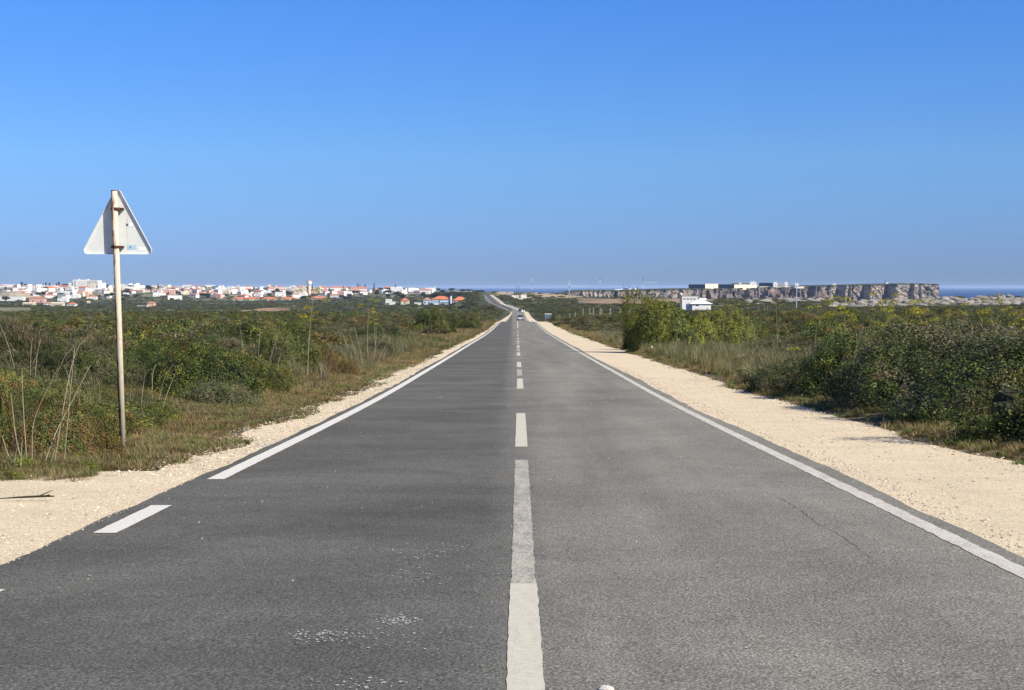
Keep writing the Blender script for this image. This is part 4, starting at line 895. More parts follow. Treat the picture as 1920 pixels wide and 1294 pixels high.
# ------------------------------------------------------------------ cars
def car(label, px, Y, face=1, paintc=(.55, .57, .6), side=None):
    x = ray(px, 600)[0] * Y; o = empty('parked_car' if 0 else 'car', (x, Y, float(PZ(Y)) + .004), 0 if face > 0 else math.pi, label, 'car')
    M_p = mat('car paint', paintc, .25, .6, .3); M_g = mat('car glass', (.02, .025, .03), .08, .8); M_t = mat('tyre', (.02, .02, .02), .9); M_pl = mat('bumper plastic', (.035, .035, .038), .6); M_red = mat('red tail lamp', (.4, .02, .02), .3)
    # body: cross sections from rear (-y) to front
    def loft(secs, name, m, parent=o):
        mb = MB(); V = []; k_ = 0
        for (y, hw, z0, z1, hw2) in secs:
            ring = [(-hw, y, z0 + .08), (-hw * .95, y, z0), (hw * .95, y, z0), (hw, y, z0 + .08), (hw, y, (z0 + z1) / 2), (hw2, y, z1 - .05), (hw2 * .88, y, z1), (-hw2 * .88, y, z1), (-hw2, y, z1 - .05), (-hw, y, (z0 + z1) / 2)]
            V += ring; k_ = len(ring)
        Fc = [(i * k_ + j, i * k_ + (j + 1) % k_, (i + 1) * k_ + (j + 1) % k_, (i + 1) * k_ + j) for i in range(len(secs) - 1) for j in range(k_)] + [tuple(reversed(range(k_))), tuple((len(secs) - 1) * k_ + j for j in range(k_))]
        mb.add(V, Fc); return mb.build(name, m, parent)
    loft([(-2.05, .78, .45, .95, .74), (-1.95, .86, .3, 1.0, .82), (-1.3, .89, .22, 1.02, .86), (0, .9, .2, .98, .87), (1.1, .88, .22, .93, .84), (1.8, .84, .28, .8, .78), (2.05, .7, .42, .68, .66)], 'body', M_p)
    cab = loft([(-1.85, .78, .98, 1.08, .74), (-1.45, .78, .98, 1.44, .64), (-.9, .78, .98, 1.5, .62), (0, .78, .96, 1.5, .62), (.45, .78, .94, 1.4, .64), (1.15, .78, .92, .98, .74)], 'cabin', M_g)
    loft([(-1.5, .6, 1.44, 1.49, .58), (-.9, .63, 1.49, 1.53, .6), (.1, .63, 1.49, 1.53, .6), (.4, .6, 1.43, 1.47, .58)], 'roof', M_p)
    mb = MB(); mb.box(-.84, .84, -2.12, -1.98, .28, .55); mb.build('bumper', M_pl, o)
    mb = MB(); mb.box(-.26, .26, -2.135, -2.122, .42, .53); mb.build('number_plate', mat('plate', (.7, .7, .68)), o)
    for s in (-1, 1):
        mb = MB(); mb.box(min(s * .62, s * .82), max(s * .62, s * .82), -2.1, -1.96, .72, .95); mb.build('tail_light', M_red, o)
        mb = MB(); mb.box(min(s * .5, s * .76), max(s * .5, s * .76), 1.86, 2.04, .55, .7); mb.build('headlight', M_stw, o)
        mb = MB(); mb.box(min(s * .88, s * 1.02), max(s * .88, s * 1.02), .55, .68, .95, 1.08); mb.build('mirror', M_pl, o)
        for y in (-1.25, 1.28):
            mb = MB(); mb.tube([(s * .7, y, .31), (s * .9, y, .31)], .31, 18); wh = mb.build('wheel', M_t, o)
            mb = MB(); mb.tube([(s * .895, y, .31), (s * .912, y, .31)], .19, 12); mb.build('rim', M_steel, wh)
    return o
car('silver hatchback with dark glass driving away in the right lane at the crest', 975.5, 392)
car('dark car almost hidden behind the second crest of the road', 975, 800, -1, (.03, .035, .04))
def marker(px, Y, h, r_, label, grp=None):
    x = ray(px, 590)[0] * Y; z = g1(x, Y); mb = MB(); mb.lathe([(r_, 0), (r_, h * .9), (r_ * .6, h)], (0, 0, 0), 10); o = mb.build('marker_post', M_white, None, (x, Y, z - .05)); tag(o, label, 'marker post', grp)
for px, Y, h in ((994, 330, .6), (998.5, 290, .5), (1000, 265, .45)): marker(px, Y, h, .11, 'small white marker post by the right gravel beyond the crest', 'white marker posts by the gravel')
marker(978.3, 765, 1.1, .4, 'larger white post right of the road at the second crest'); marker(982.5, 760, .9, .35, 'smaller white post right of the road at the second crest')
x, y, z = at(1028, 590, 330); z = g1(x, y); o = empty('roadside_board', (x, y, z), 0, 'small pale blue board on legs in the scrub right of the crest', 'board')
mb = MB(); mb.box(-.75, .75, -.04, .04, .75, 1.75); mb.build('panel', mat('board blue', (.09, .14, .17), .6), o)
mb = MB(); mb.box(-.8, .8, -.06, .06, 1.755, 1.9); mb.build('top_rail', M_white, o)
for s in (-.6, .6): mb = MB(); mb.tube([(s, 0, -.1), (s, 0, .75)], .05, 6); mb.build('leg', M_steel, o)

# guard rails
def rail(label, Ya, Yb, off, m, h=.75, step=4, name='guard_rail'):
    o = empty(name, (float(XC(Ya)) + off, Ya, float(PZ(Ya))), 0, label, 'guard rail'); q = np.arange(Ya, Yb, step); mb = MB()
    bx0, bz0 = float(XC(Ya)) + off, float(PZ(Ya))
    P3 = [(float(XC(v)) + off - bx0, v - Ya, float(PZ(v)) - bz0) for v in q]
    V = []; 
    for p in P3: V += [(p[0] - .05, p[1], p[2] + h - .4), (p[0] + .05, p[1], p[2] + h - .4), (p[0] + .05, p[1], p[2] + h), (p[0] - .05, p[1], p[2] + h)]
    mb.add(V, [(i * 4 + j, i * 4 + (j + 1) % 4, (i + 1) * 4 + (j + 1) % 4, (i + 1) * 4 + j) for i in range(len(P3) - 1) for j in range(4)]); mb.build('beam', m, o)
    for p in P3[::3]: mb = MB(); mb.box(p[0] + .06, p[0] + .2, p[1] - .07, p[1] + .07, p[2] - .2, p[2] + h - .05); mb.build('post', m, o)
rail('pale guard rail along the left edge of the far road', 1010, 1260, -5.2, M_white, .8)
rail('white barrier along the right edge of the far road, nearer length', 860, 960, 4.6, M_white, 1.0)
rail('white barrier along the right edge of the far climbing road', 1020, 1400, 4.6, M_white, 1.0)

# fence right of the crest
fpx = [1040, 1051, 1068, 1078, 1093, 1104, 1111, 1123.5, 1128, 1142, 1146, 1161, 1181]; FY = 345
x0 = ray(fpx[0], 590)[0] * FY; fz = g1(x0, FY); fence = empty('post_fence', (x0, FY, fz), 0, 'weathered post fence in the scrub between the crest and the big green bush', 'fence')
for i, px in enumerate(fpx):
    x = ray(px, 590)[0] * FY; Yq = FY + math.sin(px) * 4; h = Y2z(577 + (i % 3) * .6, Yq) - g1(x, Yq) if px > 1090 else 1.6; h = max(1.5, min(h, 2.8)); mb = MB(); mb.box(-.11, .11, -.11, .11, -.2, h); o = mb.build('post', M_post, fence, (x - x0, Yq - FY, g1(x, Yq) - fz))
for a, b in ((1104, 1111), (1123.5, 1128), (1142, 1146)):
    xa, xb = ray(a, 590)[0] * FY, ray(b, 590)[0] * FY; mb = MB(); z = Y2z(588, FY) - fz; mb.box(xa - x0, xb - x0, -.05, .05, z - .08, z + .08); mb.build('rail', M_post, fence)

# utility poles, masts
def pole_(label, px, py0, py1, Y, r_, m, name='utility_pole', cat='pole', arm=None):
    x, _, zt = at(px, py1, Y); z = g1(x, Y); o = empty(name, (x, Y, z), 0, label, cat); mb = MB(); mb.tube([(0, 0, -.3), (0, 0, (zt - z) * .5), (0, 0, zt - z)], [r_, r_ * .85, r_ * .6], 8); mb.build('pole', m, o)
    if arm: mb = MB(); mb.box(*arm[:2], -.08, .08, arm[2] * (zt - z), arm[2] * (zt - z) + .25); mb.build('crossarm', m, o)
    return o
pole_('tall pale utility pole in the scrub before the headland cliffs', 1493.5, 582, 536, 470, .2, M_steel, arm=(-1.1, 1.1, .96))
pole_('short pole left of the tall utility pole', 1433, 582, 565, 480, .1, M_post); pole_('short thin pole midway between the white house and the tall pole', 1422.5, 582, 573, 520, .1, M_post); pole_('short pole nearest left of the tall utility pole', 1439, 582, 572, 500, .09, M_post)
pole_('thin dark lamp pole beyond the crest, left one of the pair', 968.3, 560, 535, 1500, .32, M_slate_shade, 'lamp_pole'); pole_('thin dark lamp pole beyond the crest, right one of the pair', 972.7, 562, 536, 1500, .36, M_slate_shade, 'lamp_pole')
def mast(label, px, y0, y1, Y, arm=None, half=.55):
    x, _, zt = at(px, y1, Y); z = g1(x, Y); H = zt - z; o = empty('radio_mast', (x, Y, z), 0, label, 'radio mast')
    for s in range(6):
        a, b = H * s / 6, H * (s + 1) / 6; mb = MB()
        for (cx_, cy_) in ((-half, -half), (half, -half), (0, half)): mb.tube([(cx_, cy_, a), (cx_, cy_, b)], .10, 4)
        k_ = max(2, int((b - a) / 1.5))
        for q in range(k_):
            za, zb_ = a + (b - a) * q / k_, a + (b - a) * (q + 1) / k_
            mb.tube([(-half, -half, za), (half, -half, zb_)], .07, 4); mb.tube([(half, -half, za), (0, half, zb_)], .07, 4)
        mb.build('mast_section', [M_mast, M_white, M_slate_shade, M_white, M_mast, M_slate_shade][(s + int(px)) % 6], o)
    if arm:
        xa, ya = arm; L_ = (xa - px) / F * Y; za = Y2z(ya, Y) - z; mb = MB(); mb.box(.6, L_, -.3, .3, za - .4, za + .4); mb.build('boom', M_mast, o)
mast('faint radio mast farthest left, above the sandy field', 998, 549, 522, 2300)
mast('radio mast with a long white boom pointing right, left one of the two', 1067.5, 560, 524, 1800, (1099, 536.5))
mast('plain radio mast between the two masts with white booms', 1125, 545, 519, 2350)
mast('radio mast with a long white boom pointing right, right one of the two', 1206, 549, 519, 2350, (1232, 529.8))

# ------------------------------------------------------------------ buildings
def window(parent, x0, x1, z0, z1, y, m=None):
    mb = MB(); mb.box(x0, x1, y - .03, y + .05, z0, z1); return mb.build('window', m or M_darkwin, parent)
# white house right
HY = 700
hx, _, _ = at(1313, 570, HY); hz0 = g1(hx, HY); s = HY / F
def X7(px, Yq=HY): return ray(px, 570)[0] * Yq - hx
def Z7(py, Yq=HY): return Y2z(py, Yq) - hz0
house = empty('white_house', (hx, HY, hz0), 0, 'white house with pale hipped roof half hidden by the big green bush', 'house')
mb = MB(); mb.box(X7(1298), X7(1333), 0, 8, -1.5, Z7(570)); mb.box(X7(1333) + .003, X7(1334.5), .4, 8, Z7(573), Z7(570) - .01); wl = mb.build('wall', M_white, house)
mb = MB(); mb.box(X7(1290), X7(1298) - .003, 1.6, 8, -1.5, Z7(570)); mb.build('wall', M_white, house)
M_paleroof = mat('pale roof', (.66, .64, .6), .8)
mb = MB(); mb.hip(X7(1292.5), X7(1336.5), -.45, 9.2, Z7(570.2) + .02, Z7(561), 5.5); mb.build('roof', M_paleroof, house)
mb = MB(); mb.box(X7(1313), X7(1328), 5.6, 9.3, Z7(563), Z7(559.6)); mb.build('upper_wall', M_white, house)
mb = MB(); mb.box(X7(1313), X7(1316.5), 3.6, 4.6, Z7(562.5), Z7(558.6)); mb.build('chimney', M_white, house)
window(house, X7(1305), X7(1310), Z7(574), Z7(571), -.02); window(house, X7(1300), X7(1303.5), Z7(573), Z7(571), -.02)
B2 = 730
x, _, _ = at(1293, 560, B2); z = g1(x, B2); bl = empty('white_block', (x, B2, z), 0, 'low white flat block with four dark windows left of the hipped house', 'house')
hw = 15.2 / F * B2; mb = MB(); mb.box(-hw, hw, 0, 7, -1, Y2z(556.2, B2) - z); mb.build('wall', M_white, bl); mb = MB(); mb.box(-hw - .1, hw + .1, -.15, 7.1, Y2z(556.2, B2) - z + .003, Y2z(555.4, B2) - z); mb.build('roof', M_white, bl)
for k_ in range(4): cx_ = (1283.5 + k_ * 6.3 - 1293) / F * B2; window(bl, cx_ - .62, cx_ + .62, Y2z(561.6, B2) - z, Y2z(559.8, B2) - z, -.02)
x, _, zb_ = at(1276.8, 552, B2); z = g1(x, B2); o = empty('water_tank', (x, B2, z), 0, 'white ball shaped tank on a dark post left of the flat white block', 'tank')
mb = MB(); mb.box(-.55, .55, -.5, .5, -.2, zb_ - z - .7); mb.build('post', M_slate_shade, o); mb = MB(); mb.lathe([(.05, -.75), (.5, -.6), (.72, -.2), (.72, .2), (.5, .6), (.05, .78)], (0, 0, zb_ - z), 14); mb.build('tank', M_white, o, smooth=True)

# orange roofed school by the road and its neighbours
def simple_house(name, label, cat, px0, px1, py_eave, py_top, Y, wm=M_white, rm_=M_tile, depth=9, base=None, group=None, wins=0, wall_px=None, chim=None, kind='hip'):
    pc = (px0 + px1) / 2; x = ray(pc, 560)[0] * Y; z = g1(x, Y); o = empty(name, (x, Y, z), 0, label, cat, group)
    X_ = lambda p: (p - pc) / F * Y; ze = Y2z(py_eave, Y) - z; zt = Y2z(py_top, Y) - z; ov = .5
    wp = wall_px or (px0, px1)
    mb = MB(); mb.box(X_(wp[0]) + ov, X_(wp[1]) - ov, 0, depth, -2, ze); mb.build('wall', wm, o)
    mb = MB()
    if kind == 'hip': mb.hip(X_(px0), X_(px1), -ov, depth + ov, ze + .01, zt)
    elif kind == 'gable': mb.gable(X_(px0), X_(px1), -ov, depth + ov, ze + .01, zt)
    else: mb.box(X_(px0) + ov - .15, X_(px1) - ov + .15, -.2, depth + .2, ze + .005, zt)
    mb.build('roof', rm_, o)
    for k_ in range(wins):
        f = (k_ + .5) / wins; cx_ = X_(wp[0]) * (1 - f) + X_(wp[1]) * f; wz = max(.6, ze * .35); window(o, cx_ - .7, cx_ + .7, wz, min(wz + 1.5, ze - .3), -.02)
    if chim: mb = MB(); mb.box(X_(chim[0]), X_(chim[1]), -.6, 1.0, 0, Y2z(chim[2], Y) - z); mb.build('chimney', M_white, o)
    return o
sch = simple_house('school_building', 'large pale blue building with orange hipped roof left of the far road', 'building', 808.5, 845.5, 561.8, 555.2, 1380, M_bluewall, M_tile, 12)
sz = g1(ray(827, 560)[0] * 1380, 1380); X_ = lambda p: (p - 827) / F * 1380
mb = MB(); mb.box(X_(844.5), X_(847.5), -1.3, .7, -1, Y2z(555, 1380) - sz); mb.build('chimney', M_white, sch)
mb = MB(); mb.box(X_(824), X_(825.2), -.3, .03, -1, Y2z(562.2, 1380) - sz); mb.build('drain_panel', M_slate_shade, sch)
for a, b in ((826.5, 834), (835, 843)): window(sch, X_(a), X_(b), Y2z(569, 1380) - sz, Y2z(567, 1380) - sz, -.02)
for a in (811, 816, 820.5): window(sch, X_(a), X_(a + 2.2), Y2z(567.5, 1380) - sz, Y2z(565, 1380) - sz, -.02)
simple_house('school_wing', 'low pale wing with orange roof at the left side of the large blue building', 'building', 793, 808, 562.5, 558, 1400, M_bluewall, M_tile2, 9, wins=2)
simple_house('villa', 'white villa with orange hipped roof just right of the large blue building', 'house', 849, 876.5, 563.5, 556.5, 1400, M_white, M_tile, 9, wins=4)
simple_house('cottage', 'small square cream cottage with pointed orange roof left of the large blue building', 'house', 750.5, 767.5, 564, 558.5, 1420, M_cream, M_tile, 8, wins=1)
for px0, px1, e, t_, Y, lab in [(729, 741, 567, 565.5, 1450, 'white shed beside the small cream cottage'), (722, 735, 563.5, 561, 1600, 'tiny white hut uphill of the small cream cottage'), (776, 790, 569.5, 567.5, 1350, 'long pale low shed between the cottage and the large blue building'), (882, 893, 569.5, 567, 1330, 'small white van shaped shed near the far road'), (880, 886, 549, 545.5, 2400, 'white block on the skyline above the villa')]:
    simple_house('shed', lab, 'shed', px0, px1, e, t_, Y, M_white, M_white, 5, kind='flat')

# buildings right of the far road
for px0, px1, e, t_, Y, wm, lab in [(959, 974, 554.8, 553.6, 1620, M_white, 'long low white building in the sandy field'), (976, 988, 554.5, 552.6, 1600, M_white, 'white boxy building right of the long low one'), (971, 981, 560.8, 559.4, 1420, M_white, 'small white kiosk nearer than the long low buildings'), (934, 950, 549.5, 547, 2100, M_tan, 'tan building with sloping side beside the far road'), (950, 964, 548.5, 547, 2250, M_grey, 'grey flat building behind the tan one'), (923, 929, 549, 546.5, 2000, M_tan, 'small tan gatehouse at the end of the far road'), (998, 1001, 563.5, 561.5, 1300, M_white, 'tiny white hut in the dark field')]:
    simple_house('low_building', lab, 'building', px0, px1, e, t_, Y, wm, wm, 8, kind='flat')

# white dots on the cliff top
for i, (px, py) in enumerate([(1155.5, 545), (1160.5, 544.8), (1165.5, 544), (1182, 542.8), (1192, 543)]):
    Y = 2660; x, _, z = at(px, py, Y); mb = MB(); mb.box(-1.6, 1.6, 0, 4, 0, 1.7); mb.gable(-1.75, 1.75, -.1, 4.1, 1.705, 3.0); o = mb.build('tent', M_white, None, (x, Y, z - .6)); tag(o, 'white pointed tent on the low cliff top between the masts', 'tent', 'white tents on the cliff top')

# fortress on the headland
def fort(label, quad, Y, m, name='fortress_wall', cat='fortress wall', cap=True, thick=8, Yb=None):
    """quad: left px, right px, top y, bottom y"""
    l, r_, t_, b_ = quad; Yb = Yb or Y; xa, xb = ray(l, 535)[0] * Y, ray(r_, 535)[0] * Yb; z0 = Y2z(b_, Y); z1 = Y2z(t_, Y); o = empty(name, (xa, Y, z0), 0, label, cat)
    dx, dy = xb - xa, Yb - Y; mb = MB(); h = z1 - z0; bt = .12 * h
    mb.add([(0, 0, -3), (dx, dy, -3), (dx, dy + thick, -3), (0, thick, -3), (0, bt, h), (dx, dy + bt, h), (dx, dy + thick, h), (0, thick, h)], [(0, 3, 2, 1), (4, 5, 6, 7), (0, 1, 5, 4), (1, 2, 6, 5), (2, 3, 7, 6), (3, 0, 4, 7)]); mb.build('rampart', m, o)
    if cap: mb = MB(); mb.add([(0, bt - .3, h + .003), (dx, dy + bt - .3, h + .003), (dx, dy + bt + .9, h + .003), (0, bt + .9, h + .003), (0, bt - .3, h + 1), (dx, dy + bt - .3, h + 1), (dx, dy + bt + .9, h + 1), (0, bt + .9, h + 1)], [(0, 3, 2, 1), (4, 5, 6, 7), (0, 1, 5, 4), (1, 2, 6, 5), (2, 3, 7, 6), (3, 0, 4, 7)]); mb.build('parapet', M_cream, o)
    return o
fort('dark rampart at the left end of the fortress', (1292, 1322.5, 534, 541), 2790, M_slate_shade, Yb=2740)
fort('bright sand coloured bastion between the two dark ramparts', (1322.5, 1346.5, 533.2, 540.8), 2740, M_rampart_lit, Yb=2775)
fort('dark rampart in the middle of the fortress', (1345, 1377, 534, 540.8), 2870, M_slate_shade, Yb=2800)
fort('bright sand coloured bastion below the white tower', (1377, 1419, 534.6, 540.8), 2800, M_rampart_lit, Yb=2850)
fort('dark low wall right of the white tower', (1424, 1452, 531.2, 538), 2990, M_slate_shade, Yb=2930)
fort('dark upper wall behind the white bastion', (1373, 1406, 531, 536), 2960, M_slate_shade, cap=False)
fort('long low white wall along the cliff edge below the white houses', (1424, 1508, 537, 538.2), 2900, M_rampart_lit, cap=False, thick=2)
for l, r_, t_, b_, lab in [(1406, 1418.5, 528.2, 536, 'white square tower block on the fortress bastion'), (1386, 1390, 529.5, 535, 'small white turret on the fortress'), (1450, 1458, 529, 537, 'white tall house right of the dark fortress wall'), (1471, 1477, 528.5, 537.2, 'narrow white house on the headland'), (1491, 1497.5, 531, 537.5, 'white square house farthest right of the fortress'), (1459, 1470, 531.5, 537, 'grey house between the two white houses on the headland'), (1389.5, 1399, 532.8, 535.2, 'low white roof beside the small turret')]:
    Y = 2890; x0_ = ray(l, 535)[0] * Y; x1_ = ray(r_, 535)[0] * Y; z0 = Y2z(b_, Y); o = empty('fortress_house', (x0_, Y, z0), 0, lab, 'building'); m_ = M_grey if 'grey' in lab else M_white
    mb = MB(); mb.box(0, x1_ - x0_, 0, 8, -3, (b_ - t_) / F * Y * .86); mb.build('wall', m_, o); mb = MB(); mb.hip(-.3, x1_ - x0_ + .3, -.3, 8.3, (b_ - t_) / F * Y * .86 + .01, (b_ - t_) / F * Y); mb.build('roof', m_, o); window(o, (x1_ - x0_) * .35, (x1_ - x0_) * .6, 1.5, 3.0, -.02)
x, _, z = at(1662, 533, 3105); o = empty('lighthouse', (x, 3105, z - 1), 0, 'tiny white lighthouse with dark lantern on the headland top', 'lighthouse')
mb = MB(); mb.box(-1.0, 4, 0, 5, -1, 4.6); mb.build('keeper_house', M_white, o); mb = MB(); mb.lathe([(1.8, -1), (1.5, 6.5)], (-1.6, 2, 0), 12); mb.build('tower', M_grey, o); mb = MB(); mb.lathe([(1.3, 6.5), (1.3, 8.2), (.2, 9.4)], (-1.6, 2, 0), 10); mb.build('lantern', M_slate_shade, o)
x, _, z = at(1565, 533.5, 3010); o = empty('low_building', (x, 3012, z - .5), 0, 'tiny pale hut on the headland top above the dark gullies', 'building'); mb = MB(); mb.box(-3.5, 3.5, 0, 4, -1, 1.5); mb.build('wall', M_white, o); mb = MB(); mb.hip(-3.7, 3.7, -.2, 4.2, 1.505, 2.3); mb.build('roof', M_white, o)

# hotel
HYq = 3060; hx = ray(162, 535)[0] * HYq; hz = g1(hx, HYq); hot = empty('hotel', (hx, HYq, hz), 0, 'big white five storey hotel on the skyline of the far town', 'hotel')
Xh = lambda p: (p - 162) / F * HYq; Zh = lambda q: Y2z(q, HYq) - hz
mb = MB(); mb.box(Xh(136.5), Xh(162.5), 0, 16, -3, Zh(524.5)); mb.build('wall', M_white, hot)
mb = MB(); mb.box(Xh(162.5) + .01, Xh(182), 2.2, 16, -3, Zh(525.5)); mb.build('recessed_wall', M_white, hot)
for k_ in range(6): z = Zh(539 - k_ * 2.55); mb = MB(); mb.box(Xh(162.5) + .02, Xh(182), 0, 2.19, z - .2, z + 1.25 if k_ < 5 else z + .7); mb.build('balcony', M_white, hot)
mb = MB(); mb.box(Xh(182) + .01, Xh(187), -.5, 16, -3, Zh(526)); mb.build('stair_tower', M_white, hot); mb = MB(); mb.box(Xh(187) + .02, Xh(190), 0, 16, -3, Zh(530.5)); mb.build('side_wing', M_white, hot)
mb = MB(); mb.box(Xh(128), Xh(134.5), 2, 14, -3, Zh(530)); mb.build('side_wing', M_white, hot); mb = MB(); mb.box(Xh(146), Xh(148), 5, 8, Zh(524.5) + .01, Zh(522.8)); mb.build('roof_housing', M_white, hot); mb = MB(); mb.box(Xh(163), Xh(166), 5, 8, Zh(525.5) + .01, Zh(523.6)); mb.build('roof_housing', M_white, hot)
for p in (138.6, 141.2): mb = MB(); mb.box(Xh(p), Xh(p + 1.1), -.04, .05, 1, Zh(526)); mb.build('window', M_slate_shade, hot)  # dark strips stand in for the shade of a vertical recess
for p in range(5):
    for r_ in range(4): window(hot, Xh(146 + p * 3.2), Xh(147.2 + p * 3.2), Zh(537.5 - r_ * 2.8), Zh(536.4 - r_ * 2.8), -.02)

# water tower
WY = 2650; wx = ray(579.8, 535)[0] * WY; wz = g1(wx, WY); wt = empty('water_tower', (wx, WY, wz), 0, 'round water tower with dark conical roof above the far town', 'water tower')
Zw = lambda q: Y2z(q, WY) - wz
mb = MB(); mb.lathe([(3.4, -2), (2.9, Zw(534.5))], (0, 0, 0), 16); mb.build('shaft', M_cream, wt, smooth=False)
mb = MB(); mb.lathe([(2.9, Zw(534.5) + .01), (4.5, Zw(533)), (4.6, Zw(528.5)), (4.2, Zw(527.8))], (0, 0, 0), 16); mb.build('tank', M_white, wt)
mb = MB(); mb.lathe([(4.4, Zw(527.8) + .01), (2.2, Zw(525.4)), (.2, Zw(524))], (0, 0, 0), 16); mb.build('roof', M_tile2, wt)

# trees of the town
def tree_mesh(kind, seed):
    rg = np.random.default_rng(seed)
    if kind == 'pine':      # tiered conifer
        P = []
        for t_ in range(14):
            z = .12 + .86 * t_ / 14; r_ = .26 * (1 - (t_ / 14) ** 1.1) + .02; m_ = 42
            a = rg.random(m_) * 6.28; q = r_ * rg.uniform(.2, 1.1, m_); P.append(np.stack([np.cos(a) * q, np.sin(a) * q, z - q * .12 + rg.normal(0, .008, m_)], 1))
        P = np.concatenate(P); s_ = rg.uniform(.05, .09, len(P))
    else:
        n_ = 420; D = unit(rg.normal(size=(n_, 3))); rf = lumps(rg); hz_ = .22 if kind == 'umbrella' else .42
        P = D * (rf(D) * rg.uniform(.6, 1, n_))[:, None] * (.5, .5, hz_); P[:, 2] += (1 - hz_ * 1.05 if kind == 'umbrella' else .55); s_ = rg.uniform(.09, .17, n_)
    Vq, Fq_ = quads(P, unit(rg.normal(size=P.shape) + (0, 0, .5)), s_, rg, .8); cc = np.repeat(np.array([(.035, .05, .022), (.05, .062, .028), (.028, .04, .02)])[rg.integers(0, 3, len(P))], 4, 0)
    mc = MB(); mc.tube([(0, 0, -.08), (.01, 0, .4), (0, .01, .9 if kind == 'pine' else .7)], [.03, .022, .008], 6)
    return make_mesh('crown', Vq, Fq_, M_leaf, cc), mc.mesh('trunk', M_bark_core)
TREES = {k: [tree_mesh(k, i * 3 + j) for j in range(3)] for i, k in enumerate(('pine', 'umbrella', 'round'))}
def tree(kind, px, pyt, Y, wpx, label, group=None, hmin=4, j=0):
    x = ray(px, 545)[0] * Y; z = g1(x, Y); h = max(hmin, Y2z(pyt, Y) - z); c_, t_ = TREES[kind][j % 3]; o = empty({'pine': 'conifer_tree', 'umbrella': 'umbrella_pine_tree', 'round': 'round_tree'}[kind], (x, Y, z), j * 1.3, label, 'tree', group)
    wd = wpx / F * Y / (.56 if kind == 'pine' else 1.0); o.scale = (wd, wd, h); link('crown', c_, o); link('trunk', t_, o); return o
tree('pine', 297, 531, 3100, 4.5, 'lone dark conifer on the skyline right of the sign pole')
for px, t_, wd, lab in [(671, 529, 4.5, 'leftmost of the tall conifers on the town skyline'), (675, 531, 3, 'thin conifer touching the leftmost tall one'), (684.5, 531.5, 6, 'bushy conifer reaching down in front of the white houses'), (701.5, 528.5, 5, 'tallest slim conifer on the town skyline'), (742, 532, 5, 'small conifer right of the umbrella shaped tree')]:
    tree('pine', px, t_, 2950, wd, lab)
tree('umbrella', 726, 539, 2800, 15, 'dark umbrella shaped tree among the white houses near the conifers')
tree('pine', 586, 532, 2700, 4, 'slim tree touching the water tower'); tree('pine', 644, 534, 3000, 2.5, 'tiny conifer between water tower and tall conifers')
tree('round', 40.5, 527, 3250, 4.5, 'narrow dark tree on the skyline far left of the hotel'); tree('umbrella', 47, 532, 3250, 7, 'low spreading tree next to the narrow dark skyline tree')
for px, t_, wd in [(81, 530.5, 3), (86, 528.5, 3.5), (93, 528.5, 3.5), (110.5, 527, 4), (106, 529, 3)]: tree('round', px, t_, 3200, wd, 'small dark tree by the long white building left of the hotel', 'dark trees left of the hotel', j=int(px))
tree('round', 121, 531, 3120, 16, 'wide dark tree clump against the left side of the hotel'); tree('round', 203, 533, 3120, 12, 'dark tree clump just right of the hotel')
tree('round', 375, 540, 2900, 14, 'round dark tree among houses left of the orange roofed row'); tree('round', 521, 540, 2850, 8, 'round dark tree against the white houses left of the water tower'); tree('round', 489, 548, 2700, 18, 'wide dark tree below the white skyline houses')
tree('umbrella', 415, 542, 2950, 18, 'flat dark tree patch on the skyline in the middle of the town')
rng = np.random.default_rng(21)
for i in range(110):
    px = rng.uniform(0, 905); f = rng.random(); Y = 2150 + 1100 * f; x = ray(px, 545)[0] * Y; h = rng.uniform(4, 9)
    c_, t_ = TREES['round'][i % 3]; zone_ = ['left of the hotel', 'below the hotel', 'right of the sign pole', 'right of the pink blocks', 'left of the water tower', 'right of the water tower', 'by the conifers', 'by the far road'][int(np.searchsorted([125, 215, 300, 400, 575, 660, 750], px))]; row = 'low down' if Y < 2500 else ('in the middle' if Y < 2850 else 'high up')
    lab = f'dark round tree {row} in the far town, {zone_}'; wd = rng.uniform(9, 22); o = empty('round_tree', (x, Y, g1(x, Y)), i, lab, 'tree', lab.replace('tree', 'trees', 1)); o.scale = (wd, wd, h); link('crown', c_, o); link('trunk', t_, o)
for i in range(26):
    px = 815 + i * 3.8 + rng.uniform(-2, 2); Y = rng.uniform(1900, 2350); x = ray(px, 545)[0] * Y; z = g1(x, Y); c_, t_ = TREES['round'][i % 3]; wd = rng.uniform(12, 22); h = max(5, Y2z(rng.uniform(545.5, 550), Y) - z)
    if px > 903: continue
    o = empty('round_tree', (x, Y, z), i, 'dark tree of the belt behind the orange roofed villa', 'tree', 'tree belt behind the villa'); o.scale = (wd, wd, h); link('crown', c_, o); link('trunk', t_, o)

